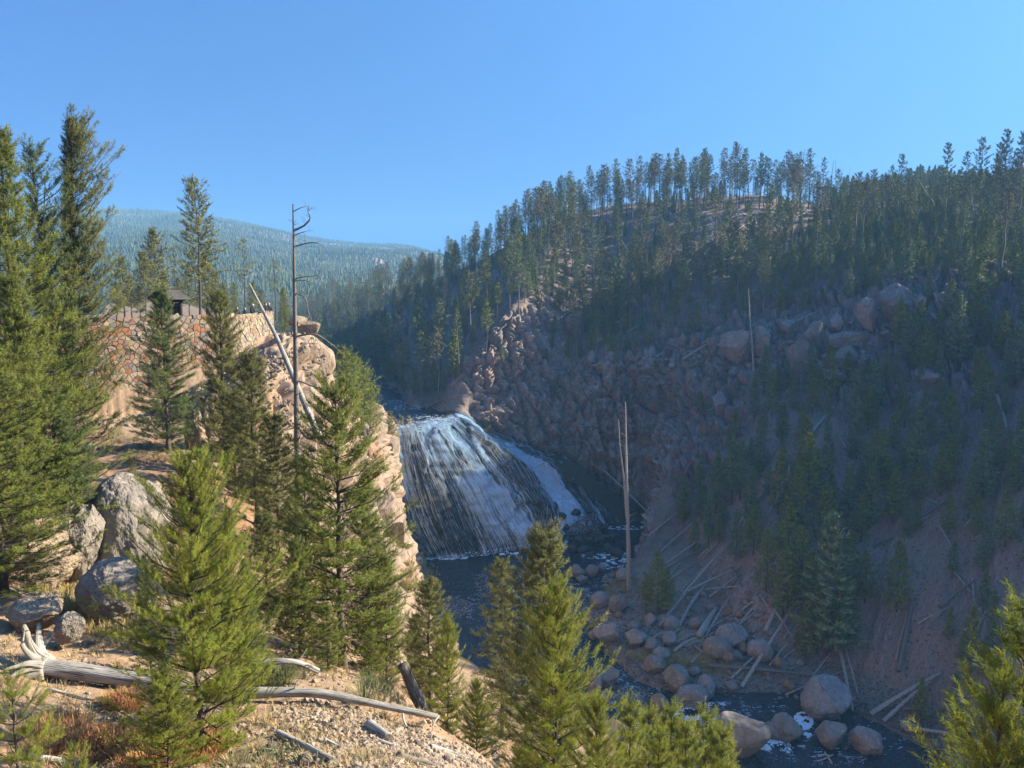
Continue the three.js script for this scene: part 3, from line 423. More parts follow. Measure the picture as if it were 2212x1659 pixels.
// o: h height, r crown radius, base start of the crown (share of h), n branches, per shoots on a branch, shoot length, nn needles on a shoot, nl needle length, nw needle width,
//    prof shape exponent, rise angle of the branches, lean [dx, dz] at the top, flag side the crown leans to, tone colour, gap share of branches missing, wood: draw branch wood
function pine(o) {
  const R = rng(o.seed), tr = new MB(), cr = new MB(), h = o.h, lean = o.lean ?? [0, 0], bow = o.bow ?? 0;
  const axis = (t) => V(lean[0] * Math.pow(t, 1.25) + bow * Math.sin(t * 3.1) + 0.012 * h * noise(t * 4, o.seed, 1), h * t, lean[1] * t + 0.012 * h * noise(t * 4, o.seed, 7));
  const r0 = o.r0 ?? 0.011 * h + 0.025, pts = [], rad = [];
  for (let k = 0; k <= 14; k++) { const t = k / 14; pts.push(axis(t)); rad.push(lerp(r0, 0.008 + 0.001 * h, Math.pow(t, 0.8)) * (k === 0 ? 1.3 : 1)); }
  tr.tube(pts, rad, o.sides ?? 7, null, false, 0.12);
  const T = V(), side = V(), q = V(), d = V(), e1 = V(), e2 = V(), c = [0, 0, 0];
  const shoot = (p, dir, len, tint) => { const hue = 0.88 + 0.3 * R();
    e1.set(dir.y, -dir.x, dir.z * 0.3 + 0.4).cross(dir).normalize(); e2.crossVectors(dir, e1);
    for (let k = 0; k < o.nn; k++) {
      const s = (k + R()) / o.nn, a = R() * 6.283, ca = Math.cos(a), sa = Math.sin(a), f = (o.fan ?? 0.45) + 0.5 * s * s + 0.25 * R();
      const bx = p.x + dir.x * len * s, by = p.y + dir.y * len * s, bz = p.z + dir.z * len * s, L = o.nl * (0.75 + 0.5 * R());
      let nx = e1.x * ca + e2.x * sa, ny = e1.y * ca + e2.y * sa, nz = e1.z * ca + e2.z * sa; const wx = (-e1.x * sa + e2.x * ca) * o.nw, wy = (-e1.y * sa + e2.y * ca) * o.nw, wz = (-e1.z * sa + e2.z * ca) * o.nw;
      nx += dir.x * f; ny += dir.y * f + 0.12; nz += dir.z * f; const m = L / Math.hypot(nx, ny, nz), v = tint * (0.82 + 0.36 * R());
      c[0] = o.tone[0] * v * hue; c[1] = o.tone[1] * v; c[2] = o.tone[2] * v;
      const n = cr.n; cr.v(bx - wx, by - wy, bz - wz, c); cr.v(bx + wx, by + wy, bz + wz, c); cr.v(bx + nx * m, by + ny * m, bz + nz * m, c); cr.tri(n, n + 1, n + 2);
    }
  };
  for (let k = 0; k < o.n; k++) {
    let u = (k + 0.6 * R()) / o.n; if (o.whorl) u = lerp(u, Math.round(u * o.whorl) / o.whorl, 0.75);
    const t = lerp(o.base, 0.985, Math.pow(u, o.dist ?? 1)); if (R() < (o.gap ?? 0) * (1 - u * 0.6)) continue;
    const az = k * 2.39996 + R() * 0.9, dx = Math.cos(az), dz = Math.sin(az); let L = o.r * Math.pow(Math.sin(Math.min(1, (1 - u) * (o.full ?? 1.15) + 0.06) * Math.PI / 2), o.prof ?? 0.9) * (0.62 + 0.5 * R());
    if (o.clump) L *= 0.55 + 0.9 * clamp(0.5 + noise(u * o.clump, az * 0.8, o.seed));
    if (o.flag) L *= clamp(0.32 + 0.75 * (dx * o.flag[0] + dz * o.flag[1]), 0.16, 1.15); if (L < 0.05) L = 0.05;
    const rise = lerp(o.rise ?? 0.25, o.topRise ?? 0.95, Math.pow(u, 2.2)) + (R() - 0.5) * 0.35, P0 = axis(t), P1 = P0.clone().add(V(dx * Math.cos(rise) * L * 0.55, Math.sin(rise) * L * 0.5 - (o.droop ?? 0) * L * 0.2, dz * Math.cos(rise) * L * 0.55)), P2 = P1.clone().add(V(dx * Math.cos(rise) * L * 0.5, Math.sin(rise) * L * 0.5 + (o.tip ?? 0.22) * L - (o.droop ?? 0) * L * 0.5, dz * Math.cos(rise) * L * 0.5));
    if (o.wood) { const w0 = Math.min(r0 * 0.35, 0.006 + L * 0.011); tr.tube([P0, P1, P2], [w0, w0 * 0.65, w0 * 0.25], 3, null, false); }
    const tint = 0.84 + 0.34 * R(), m = Math.max(2, Math.round(o.per * (0.35 + 0.65 * L / o.r)));
    for (let j = 0; j < m; j++) {
      const s = j === 0 ? 0.97 : lerp(o.inner ?? 0.25, 1, Math.pow(R(), 0.75)), s2 = s * s; q.set(0, 0, 0).addScaledVector(P0, (1 - s) * (1 - s)).addScaledVector(P1, 2 * s * (1 - s)).addScaledVector(P2, s2);
      T.copy(P2).sub(P1).normalize(); side.set(-dz, 0, dx); const b = j === 0 ? 0 : (R() - 0.5) * 2.1, off = (R() - 0.35) * 0.9;
      d.copy(T).addScaledVector(side, b).add(V(0, off * 0.7 + 0.12, 0)).normalize(); q.addScaledVector(side, b * (1 - s * 0.6) * L * (o.spread ?? 0.22) * R()); q.y += (R() - 0.45) * L * 0.10;
      shoot(q, d, o.shoot * (0.7 + 0.6 * R()), tint * (0.82 + 0.36 * R()));
    }
  }
  for (let j = 0; j < 3; j++) shoot(axis(0.975), V((R() - 0.5) * 0.5, 1, (R() - 0.5) * 0.5).normalize(), o.shoot * 1.5, 1);   // leader
  if (o.dead) for (let k = 0; k < o.dead; k++) { const t = lerp(0.08, o.base + 0.1, R()), az = R() * 6.283, L = o.r * (0.3 + 0.6 * R()), p = axis(t); tr.tube([p, p.clone().add(V(Math.cos(az) * L * 0.6, -L * 0.05, Math.sin(az) * L * 0.6)), p.clone().add(V(Math.cos(az) * L, -L * 0.22 * R(), Math.sin(az) * L))], [0.012 + h * 0.0006, 0.01, 0.004], 3, null, false); }
  return { trunk: tr.geo(true), crown: cr.geo(false), h, top: axis(1) };
}
function pineProto(o, base, label, group, bark = M.bark) {
  const g = pine(o), t = new THREE.Group(); part('trunk', g.trunk, bark, t); part('crown', g.crown, o.far ? forestMat : needleMat, t);
  t.userData = { base, label, category: 'pine tree', group }; t.h = g.h; t.geos = g; return t;
}
function plant(proto, x, Z, topY, label, o = {}) {                         // stand a copy on the near bank, scaled so that its tip reaches topY
  const y = (o.y ?? nearY(x, Z)) - 0.08, c = new THREE.Group(); for (const m of proto.children) c.add(m.clone());
  const s = (topY - y) / proto.h; c.position.set(x, y, -Z); c.scale.set(s * (o.w ?? 1), s, s * (o.w ?? 1)); c.rotation.y = o.turn ?? 0;
  return top(c, o.name ?? proto.userData.base, label, 'pine tree', o.group);
}
const tipAt = (proto, px, py, Z, label, o = {}) => { const p = at(px, py, Z), d = proto.geos.top.x / proto.h * (o.turn ? Math.cos(o.turn) : 1); const y0 = o.y ?? nearY(p.x, Z), x = p.x - d * (p.y - y0) * (o.w ?? 1); return plant(proto, x, Z, p.y, label, o); };

// close pines: single needles
const NEAR = { nn: 30, nl: 0.058, nw: 0.0042, shoot: 0.19, wood: 1, fan: 0.15 };
const lushA = pineProto({ ...NEAR, seed: 11, h: 5, r: 1.15, base: 0.05, n: 190, per: 27, gap: 0.10, clump: 9, prof: 0.75, rise: 0.3, tone: GREEN.lime, r0: 0.055, whorl: 18, full: 1.3, inner: 0.15 }, 'young_pine');
const lushB = pineProto({ ...NEAR, seed: 23, h: 5.5, r: 1.35, base: 0.04, n: 200, per: 27, gap: 0.10, clump: 8, prof: 0.85, rise: 0.32, tone: GREEN.lime, r0: 0.06, whorl: 20, full: 1.2, inner: 0.15 }, 'young_pine');
const sprig = pineProto({ ...NEAR, seed: 31, h: 2.2, r: 0.55, base: 0.1, n: 34, per: 9, prof: 0.7, rise: 0.7, tone: GREEN.lime, nn: 60, nl: 0.06, nw: 0.0028, shoot: 0.22, r0: 0.025, whorl: 6, inner: 0.35, spread: 0.1 }, 'pine_sapling');
// pines 15 to 45 m off
const MIDN = { nn: 14, nl: 0.11, nw: 0.012, shoot: 0.26, wood: 1, fan: 0.25, topRise: 0.75 };
const midA = pineProto({ ...MIDN, seed: 41, h: 9, r: 1.75, base: 0.07, n: 260, per: 22, prof: 0.7, rise: 0.15, tone: GREEN.leaf, whorl: 24, full: 1.25, gap: 0.08, clump: 9, dead: 10 }, 'pine_tree');
const midB = pineProto({ ...MIDN, seed: 43, h: 9, r: 1.45, base: 0.06, n: 250, per: 22, prof: 0.8, rise: 0.1, tone: GREEN.dark, whorl: 22, full: 1.2, gap: 0.1, clump: 7 }, 'pine_tree');
const midC = pineProto({ ...MIDN, seed: 47, h: 9, r: 1.05, base: 0.12, n: 250, per: 18, prof: 0.55, rise: 0.2, tone: GREEN.olive, full: 1.5, gap: 0.1, clump: 11, dead: 12 }, 'pine_tree');
const midD = pineProto({ ...MIDN, seed: 49, h: 9, r: 1.5, base: 0.12, n: 230, per: 19, prof: 0.7, rise: -0.05, droop: 0.45, tone: GREEN.olive, full: 1.3, gap: 0.14, clump: 8, dead: 10 }, 'pine_tree');
const sweptA = pineProto({ ...MIDN, seed: 53, h: 13, r: 1.6, base: 0.12, n: 400, per: 22, prof: 0.42, rise: 0.25, tip: 0.3, tone: GREEN.olive, full: 1.6, flag: [1, 0.1], gap: 0.06, clump: 10, lean: [0.75, 0], bow: -0.1, r0: 0.22, dead: 10 }, 'windswept_pine');
const sweptB = pineProto({ ...MIDN, seed: 59, h: 10, r: 1.5, base: 0.3, n: 130, per: 16, prof: 0.5, rise: 0.5, tone: GREEN.dark, full: 1.6, flag: [0.8, 0.2], gap: 0.12, clump: 8, lean: [-0.3, 0], r0: 0.14, dead: 16 }, 'windswept_pine');
const bushyTall = pineProto({ ...MIDN, seed: 67, h: 12, r: 1.8, base: 0.03, n: 420, per: 20, prof: 1.0, rise: 0.05, tone: GREEN.leaf, full: 1.0, clump: 14, gap: 0.05, inner: 0.35 }, 'pine_tree');
const lushC = pineProto({ ...NEAR, seed: 29, h: 5, r: 0.75, base: 0.1, n: 120, per: 18, prof: 0.7, rise: 0.45, tone: GREEN.lime, r0: 0.045, whorl: 14, full: 1.2, gap: 0.1, inner: 0.2 }, 'young_pine');
const bushy = pineProto({ ...MIDN, seed: 61, h: 9, r: 2.3, base: 0.02, n: 360, per: 26, prof: 0.5, rise: 0.2, tone: GREEN.leaf, full: 1.7, clump: 12, gap: 0.03, inner: 0.4 }, 'pine_tree');
// pines 70 to 120 m off
const DISN = { far: 1, nn: 7, nl: 0.22, nw: 0.035, shoot: 0.32, wood: 1, sides: 6 };
const disA = pineProto({ ...DISN, seed: 71, h: 12, r: 1.7, base: 0.25, n: 170, per: 12, prof: 0.6, rise: 0.1, tone: GREEN.olive, full: 1.4, gap: 0.16, clump: 9, dead: 12 }, 'pine_tree');
const disB = pineProto({ ...DISN, seed: 73, h: 15, r: 1.9, base: 0.3, n: 190, per: 12, prof: 0.5, rise: 0.05, tone: GREEN.olive, full: 1.6, gap: 0.15, clump: 6, dead: 16, bow: 0.2 }, 'pine_tree');
const disC = pineProto({ ...DISN, seed: 79, h: 12, r: 1.5, base: 0.5, n: 46, per: 7, prof: 0.5, rise: 0.1, tone: GREEN.olive, full: 1.6, gap: 0.35, clump: 6, dead: 26 }, 'pine_tree');
const disD = pineProto({ ...DISN, seed: 83, h: 11, r: 2.6, base: 0.04, n: 220, per: 14, prof: 0.7, rise: 0.15, tone: GREEN.leaf, full: 1.4, clump: 9, gap: 0.05 }, 'pine_tree');

// the near bank, tree by tree: tip pixel and metres ahead
tipAt(lushA, 402, 1003, 10.2, 'bright lime-green young pine standing across the bleached fallen log', { name: 'young_pine', w: 0.98 });
tipAt(lushB, 486, 1128, 11.6, 'young pine pressed against the bright lime-green pine by the log', { turn: 2.1, w: 0.8 });
tipAt(lushA, 352, 1452, 8.9, 'short bushy pine at the foot of the lime-green young pine', { turn: 4, w: 1.25 });
tipAt(midB, 432, 978, 15.5, 'dark green pine behind the lime-green young pine, beside the rounded boulder', { turn: 1.2, w: 0.8 });
tipAt(midB, 312, 1205, 13.6, 'small dark pine in shade between the boulders and the young pine', { turn: 5, w: 0.75 });
tipAt(sprig, 24, 1478, 6.6, 'pine sapling with bristly upright shoots over red grass', { turn: 0.4, w: 1.3 });
tipAt(sprig, 160, 1622, 6.4, 'tuft-like pine sapling beside the bristly sapling', { turn: 2.4, w: 1.2 });
tipAt(midA, 722, 838, 18, 'large full pine leaning over the cliff edge beside the falls', { turn: 0.5, w: 1.12 });
tipAt(midA, 640, 1170, 16.5, 'pine branching low beneath the tall dead snag', { turn: 2.8, w: 0.95 });
tipAt(midA, 830, 1205, 19, 'smaller pine on the cliff edge at the skirts of the large full pine', { turn: 4.4, w: 0.8 });
tipAt(midA, 655, 1000, 22, 'full pine rising against the foot of the tall dead snag', { turn: 1.5, w: 0.9 });
tipAt(midB, 790, 1050, 19.6, 'dark green pine close beside the large full pine', { turn: 3.3, w: 0.85 });
tipAt(midC, 570, 1110, 20, 'olive pine in the shade beneath the slim olive pines', { turn: 2.2, w: 1.3 });
tipAt(midB, 528, 1215, 15, 'dark pine in the shadow behind the lime-green young pine', { turn: 0.7, w: 0.95 });
tipAt(midA, 705, 1310, 15.6, 'low bushy pine above the arched bleached log', { turn: 5.2, w: 1.2 });
tipAt(midA, 800, 1370, 16.5, 'low bushy pine above the broken leaning stump', { turn: 3.9, w: 1.1 });
tipAt(midC, 500, 850, 31, 'olive pine between the narrow pine and the slim olive pine', { turn: 4.2, w: 1.3 });
tipAt(midC, 540, 768, 29, 'slim olive pine between the dead snag and the stone wall', { turn: 1, w: 1.15 });
tipAt(midC, 592, 900, 27, 'slim olive pine with yellowed needles in front of the dead snag', { turn: 3, w: 1.3 });
tipAt(midC, 472, 636, 33, 'narrow pine with dark trunk in front of the stone wall', { turn: 5, w: 1.0 });
tipAt(midB, 346, 632, 36, 'conical dark green pine in front of the stone wall', { turn: 2, w: 1.15 });
tipAt(sprig, 284, 995, 27, 'knee-high pine sapling on the needle-covered ground below the wall', { turn: 1, w: 0.8 });
tipAt(midC, 925, 1258, 25, 'slender pine over the river at the cliff foot', { turn: 1, w: 1.25 });
tipAt(midC, 895, 1330, 27, 'thin sparse pine against the rock at the cliff foot', { turn: 4, w: 1 });
tipAt(lushB, 965, 1335, 17.5, 'bushy light green pine below the broken leaning stump', { turn: 3, w: 0.75 });
tipAt(lushA, 1030, 1478, 16, 'small light green pine beside the bushy pine and bleached log end', { turn: 1, w: 0.9 });
tipAt(midD, 1084, 1212, 40, 'olive pine with drooping boughs standing over the dark pool', { turn: 1, w: 0.8 });
tipAt(midC, 1176, 1152, 33, 'tall pine with bare orange trunk rising over the pool', { turn: 2.2, w: 1.05 });
tipAt(lushB, 1204, 1275, 15.5, 'broad bright green pine filling the near slope before the river', { turn: 0, w: 0.86 });
tipAt(lushA, 1292, 1520, 13.5, 'bright green pine on the flank of the broad bright pine', { turn: 2, w: 0.8 });
for (const [px, py, Z, t] of [[1362, 1528, 17, 0], [1402, 1545, 18, 2], [1452, 1540, 19, 3.5], [1482, 1572, 17, 1], [1528, 1552, 20, 5], [1562, 1586, 18, 2.6], [1425, 1590, 15, 4]])
  tipAt(lushC, px, py, Z, 'pale green pine top rising before the driftwood at the river', { turn: t, w: 0.95, group: 'young pine tops below the bright pine' });
tipAt(lushC, 2240, 1335, 9.5, 'sunlit pine bough reaching out over the scree slope', { turn: 1.4, w: 1.15 });
tipAt(lushC, 2168, 1490, 9, 'short sunlit pine beside the bough over the scree slope', { turn: 3, w: 0.7 });
tipAt(bushyTall, -2, 285, 21, 'tall bushy pine with dense foliage at the end of the stone wall', { turn: 1, w: 0.95 });
tipAt(bushyTall, 18, 600, 18.5, 'dense pale green pine skirting the tall bushy pine', { turn: 3, w: 1.05 });
tipAt(bushyTall, -50, 640, 16.5, 'dense pine overlapping the tall bushy pine from the slope', { turn: 5, w: 1.3 });
tipAt(midB, 112, 850, 19.5, 'low dark green pine on orange needle litter under the bushy pines', { turn: 5, w: 1.3 });
tipAt(sweptB, 66, 322, 27, 'dark sparse pine with two forked stems beside the leaning pine', { turn: 0 });
tipAt(sweptB, 100, 470, 28, 'dark pine with tufted branches behind the leaning pine', { turn: 0.6, w: 1.1 });
tipAt(sweptA, 160, 262, 28, 'tall windswept pine with leaning trunk and boughs to one side', { turn: 0 });
const onTerrace = (proto, px, py, Z, label, o) => tipAt(proto, px, py, Z, label, { ...o, y: Math.max(TERRACE - 0.4, -3.2) });
onTerrace(disB, 418, 392, 76, 'tall ragged pine with a bent crown behind the shelter', { turn: 0.4 });
onTerrace(disA, 330, 500, 88, 'pointed pine behind the stone wall and shelter', { turn: 1, w: 1.1 });
onTerrace(disA, 308, 548, 84, 'shorter pine beside the pointed pine behind the wall', { turn: 3, w: 1.1 });
onTerrace(disA, 352, 590, 92, 'dense pine standing right behind the log shelter', { turn: 5, w: 1.3 });
onTerrace(disA, 442, 560, 82, 'leafy pine at the side of the tall ragged pine', { turn: 2, w: 1.2 });
onTerrace(disC, 374, 538, 96, 'thin half-bare pine between the shelter trees', { turn: 4 });
onTerrace(disC, 524, 522, 88, 'thin sparse pine near the bend of the stone wall', { turn: 5 });
onTerrace(disC, 592, 566, 84, 'slim pine with a small crown near the wall end', { turn: 1 });
onTerrace(disD, 505, 612, 98, 'bushy pine half hidden behind the wall bend', { turn: 1, w: 0.6 });
onTerrace(disA, 280, 600, 90, 'pine behind the wall beside the windswept pines', { turn: 2, w: 1.2 });
for (const [px, py, Z, t, w] of [[262, 560, 80, 0, 1.1], [385, 602, 100, 1, 1.3], [405, 588, 95, 2, 1.2], [462, 590, 92, 3, 1.2], [482, 612, 99, 4, 1.3], [545, 612, 95, 5, 1.3], [562, 628, 101, 2, 1.3], [300, 618, 76, 1, 1.2], [250, 612, 72, 4, 1.2], [430, 622, 104, 3, 1.4], [340, 622, 100, 5, 1.4]]) onTerrace(disA, px, py, Z, 'pine in the stand of trees behind the stone wall', { turn: t, w, group: 'stand of pines behind the wall' });
tipAt(disD, 612, 625, 78, 'low bushy pine on the rock knob at the wall end', { turn: 3, w: 0.55, y: -4 });
tipAt(disD, 738, 752, 92, 'broad pine on the bank upstream of the cliff', { turn: 1, w: 1.3 });
tipAt(disD, 752, 768, 95, 'pine in the middle of the grove upstream of the cliff', { turn: 2.2, w: 1.2 });
tipAt(disD, 785, 800, 100, 'pine at the front of the grove upstream of the cliff', { turn: 0.2, w: 1.2 });
tipAt(disD, 768, 776, 98, 'broad pine overlapping its taller neighbour upstream of the cliff', { turn: 3, w: 1.25 });
tipAt(disD, 798, 838, 102, 'rounded pine nearest the upper river above the falls', { turn: 5, w: 1.2 });
tipAt(disD, 700, 800, 84, 'bushy pine tucked behind the rock knob', { turn: 2, w: 0.8 });
tipAt(disA, 842, 892, 122, 'tiny pine on the bank beside the lip of the falls', { turn: 2, w: 1.1 });

// ---------------------------------------------------------------- the wooded hillside
const FARN = { far: 1, nn: 5, nl: 0.30, nw: 0.06, shoot: 0.34, sides: 5 };
const young = [0, 1, 2, 3].map((k) => pineProto({ ...FARN, seed: 100 + k, h: 9, r: [1.3, 1.5, 1.05, 1.35][k], base: [0.05, 0.1, 0.16, 0.08][k], n: 150, per: 6, prof: 1.0, rise: 0.0, tone: [GREEN.shade, GREEN.leaf, GREEN.shade, GREEN.leaf][k], full: 1.05, gap: 0.06, clump: 9, wood: 0 }, 'hillside_pine'));
const tall = [0, 1, 2, 3].map((k) => pineProto({ ...FARN, seed: 120 + k, h: 15, r: [1.25, 1.05, 1.4, 1.1][k], base: [0.48, 0.38, 0.58, 0.34][k], n: 74, per: 7, prof: 0.5, rise: 0.1, tone: [GREEN.olive, GREEN.shade, [0.15, 0.135, 0.06], GREEN.dark][k], full: 1.5, gap: 0.3, clump: 6, dead: 20, wood: 1, lean: [[0.2, 0], [-0.5, 0], [0.9, 0], [0.1, 0]][k] }, 'tall_hillside_pine', undefined, undefined, M.barkGrey));
function merged(proto) {                                                   // trunk and crown in one vertex-coloured geometry for the mass of far trees
  const t = proto.children[0].geometry.toNonIndexed(), c = proto.children[1].geometry.toNonIndexed(); for (const g of [t, c]) { g.deleteAttribute('uv'); g.deleteAttribute('normal'); }
  const n = t.attributes.position.count, a = new Float32Array(n * 3); for (let k = 0; k < n; k++) a.set([0.13, 0.105, 0.085], k * 3); t.setAttribute('color', new THREE.BufferAttribute(a, 3)); return mergeGeometries([t, c]);
}
const spots = { young: [], tall: [] };
{
  const R = rng(2024), grid = new Map(), near = (p, d) => { const X = Math.floor(p.x / 4), Z = Math.floor(p.z / 4); for (let i = -1; i <= 1; i++) for (let j = -1; j <= 1; j++) for (const q of grid.get((X + i) + ',' + (Z + j)) ?? []) if (Math.hypot(q.x - p.x, q.z - p.z) < d) return true; return false; };
  const poly = (pts, x, y) => { let c = false; for (let i = 0, j = pts.length - 1; i < pts.length; j = i++) if ((pts[i][1] > y) !== (pts[j][1] > y) && x < (pts[j][0] - pts[i][0]) * (y - pts[i][1]) / (pts[j][1] - pts[i][1]) + pts[i][0]) c = !c; return c; };
  const bareCliff = [[930, 900], [960, 850], [1000, 800], [1040, 720], [1090, 680], [1180, 690], [1190, 760], [1240, 800], [1275, 780], [1330, 790], [1400, 748], [1500, 725], [1560, 690], [1680, 690], [1790, 655], [1880, 640], [2010, 610], [2090, 615], [2060, 700], [1900, 760], [1860, 850], [1640, 850], [1560, 980], [1420, 1180], [1340, 1240], [1000, 930]];
  const scree = [[1850, 1190], [1960, 1150], [2120, 1160], [2230, 1300], [2230, 1700], [1700, 1700], [1200, 1520], [1180, 1240], [1380, 1180], [1520, 1130], [1640, 1220], [1720, 1400], [1850, 1400]];
  const bareTop = [[1420, 560], [1480, 500], [1560, 452], [1640, 436], [1750, 455], [1770, 500], [1640, 520], [1560, 560], [1450, 590]];
  for (let k = 0; k < 60000; k++) {
    const s = Math.pow(R(), 0.85) * 20, j = 20 + R() * 325, p = farAt(s, j), [px, py] = project(p); if (-p.z < 40 && p.x < 60) continue;
    let d = 0.0, kind = 'young', gap = 2.1;
    if (j > 150) { d = j < 205 ? 0.75 : j < 276 ? (s < 9 ? 0.34 : 0.6) : 0.3; gap = 2.2; if (s > 9 && j > 276) { d = 0.6; gap = 3.2; } if (s < 4.5) { d = 0.45; gap = 3.4; } if (R() < (s < 5 ? 0.5 : s < 9.5 ? 0.45 : j > 250 ? 0.12 : 0.07)) { kind = 'tall'; } if (s < 9.5 && j > 262 && j < 292) { d = 0.3; if (R() < 0.5) kind = 'tall'; } }
    else { d = s < 4 ? 0.5 : s > 8.8 ? 0.2 : 0.4; gap = s > 8.8 ? 3.2 : 2.5; if (s < 4 && R() < 0.4) kind = 'tall'; }
    if (poly(bareCliff, px, py) && j < 175) d = 0.004; if (poly(scree, px, py) && j < 150) d = 0.012; if (poly(bareTop, px, py)) d *= 0.16;
    if (j < 66 && s > 3) d *= s > 13 ? 0.1 : 0.06; d *= clamp(0.75 + 0.9 * fbm(p.x * 0.05, 0, p.z * 0.05, 3), 0.15, 1);
    if (R() > d || near(p, gap)) continue;
    const key = Math.floor(p.x / 4) + ',' + Math.floor(p.z / 4); if (!grid.has(key)) grid.set(key, []); grid.get(key).push(p);
    const Z = -p.z, inView = px > -40 && px < 2250 && py > 250 && py < 1750;
    let h = kind === 'tall' ? 8 + 11 * R() : j < 150 ? 4 + 8 * R() * R() + 2 * R() : 3 + 6 * R() * R() + 1.5 * R(); if (s > 9 && j > 276) h = 6 + 4 * R();
    spots[kind].push({ s, j, p, h, v: Math.floor(R() * 4), turn: R() * 6.283, w: 0.85 + 0.4 * R(), tilt: kind === 'tall' ? (R() - 0.4) * 0.14 : (R() - 0.5) * 0.06, big: inView ? h / Z : h / Z * 0.01 });
  }
}
for (const [px, py, yb] of [[1940, 335, 492], [2040, 310, 490], [2082, 328, 490], [2112, 298, 492], [2138, 312, 490], [2161, 281, 494], [2200, 285, 494], [2182, 330, 490], [2062, 380, 488], [1165, 405, 520], [1192, 398, 505], [1300, 358, 478], [1330, 372, 470], [1366, 345, 468], [1441, 332, 455], [1466, 350, 455], [1500, 362, 450], [1575, 340, 448], [1640, 330, 450], [1656, 342, 452], [1700, 330, 456], [1722, 345, 458], [1110, 440, 540], [1135, 415, 530], [1240, 393, 500], [1276, 380, 490], [1402, 345, 460], [1345, 385, 470], [1220, 410, 510], [1090, 452, 545], [1544, 372, 448], [1610, 360, 450], [1680, 352, 456], [1765, 370, 462], [1000, 512, 590], [975, 522, 600], [985, 530, 600], [2020, 400, 490], [2095, 390, 492]]) {
  const g = ground(px, yb); if (!g) continue; const h = at(px, py, -g.z).y - g.y; if (h > 3 && h < 34) spots.tall.push({ s: 8, j: 270, p: g, h, v: Math.floor(hash3(px, py, 1) * 4), turn: hash3(px, py, 2) * 6.28, w: 0.9 + 0.3 * hash3(px, py, 3), tilt: (hash3(px, py, 4) - 0.5) * 0.06, big: 9 });
}
for (const [px, py, yb] of [[1790, 1118, 1415], [1752, 1195, 1335], [1832, 1178, 1300], [1740, 1300, 1420], [1868, 1190, 1300], [1655, 1145, 1280], [1420, 1190, 1325], [1395, 1240, 1325], [1440, 1230, 1320], [1700, 1090, 1240], [1620, 1010, 1150], [1580, 950, 1090], [1545, 985, 1110], [1530, 1080, 1180], [1680, 970, 1110], [1720, 1010, 1150], [1640, 900, 1020], [1590, 1100, 1210], [1780, 960, 1090], [1830, 1000, 1130], [1850, 870, 990], [1740, 900, 1020], [1690, 870, 960], [1900, 930, 1060], [1970, 890, 985], [2064, 632, 800], [2048, 840, 960], [1992, 838, 950], [2122, 772, 890], [2092, 1010, 1120], [1860, 1060, 1170], [2080, 1365, 1432], [2140, 1335, 1440], [1962, 668, 790], [1985, 690, 790], [2150, 900, 1030], [2190, 700, 830], [2110, 620, 730], [2165, 660, 760], [2200, 930, 1060], [2030, 960, 1070], [1930, 1010, 1130], [1780, 1050, 1190], [1960, 1080, 1160], [2170, 1060, 1180], [2125, 1130, 1230], [1880, 780, 900], [1845, 800, 920], [2000, 700, 800], [1500, 1120, 1200], [1475, 1060, 1130], [1810, 1240, 1400], [1765, 1260, 1410], [1840, 1290, 1390], [1690, 1180, 1330], [1730, 1140, 1300]]) {
  const g = ground(px, yb); if (!g) continue; const h = at(px, py, -g.z).y - g.y; if (h > 2 && h < 26) spots.young.push({ s: 12, j: px > 1950 && py < 1000 ? 160 : 100, p: g, h, v: Math.floor(hash3(px, py, 1) * 4), turn: hash3(px, py, 2) * 6.28, w: 0.9 + 0.3 * hash3(px, py, 3), tilt: (hash3(px, py, 4) - 0.5) * 0.05, big: 9 });
}
console.log('forest', spots.young.length, spots.tall.length);
for (const [kind, protos, label, group, name] of [['young', young, 'young conical pine', 'young pines on the far hillside', 'hillside_pine'], ['tall', tall, 'tall thin pine with bare lower trunk', 'tall pines on the far hillside', 'tall_hillside_pine']]) {
  const L = spots[kind].sort((a, b) => b.big - a.big), rest = [[], [], [], []];
  L.forEach((q, k) => {
    const pr = protos[q.v], s = q.h / pr.h; if (k >= 290) { rest[q.v].push(q); return; }
    const zone = q.s < 4.5 ? 'beside the upper river above the falls' : q.j > 262 ? 'along the crest of the far hill' : q.j > 205 ? 'on the bare upper slope below the crest' : q.j > 150 ? 'in the pine band above the canyon rim' : q.s > 8.8 ? 'on the slope between the rim and the boulder field' : 'clinging to the cliff across the falls';
    const c = pr.clone(); c.userData = {}; c.position.copy(q.p); c.position.y -= 0.15; c.scale.set(s * q.w, s, s * q.w); c.rotation.set(0, q.turn, q.tilt); top(c, name, label + ' ' + zone, 'pine tree', group);
  });
  const mx = new THREE.Matrix4(), qn = new THREE.Quaternion(), col = new THREE.Color(), R = rng(9);
  rest.forEach((list, v) => {
    if (!list.length) return; const pr = protos[v], im = new THREE.InstancedMesh(merged(pr), forestMat, list.length);
    list.forEach((q, k) => { const s = q.h / pr.h; qn.setFromEuler(new THREE.Euler(0, q.turn, q.tilt)); mx.compose(q.p.clone().add(V(0, -0.15, 0)), qn, V(s * q.w, s, s * q.w)); im.setMatrixAt(k, mx); const b = 0.85 + 0.3 * R(); im.setColorAt(k, col.setRGB(b, b, b * 0.97)); });
    top(im, kind === 'young' ? 'hillside_forest' : 'hillside_tall_forest', kind === 'young' ? 'dense wood of young pines covering the far hillside' : 'scattered tall pines of the far wooded ridge', 'forest', undefined, 'stuff');
  });
}

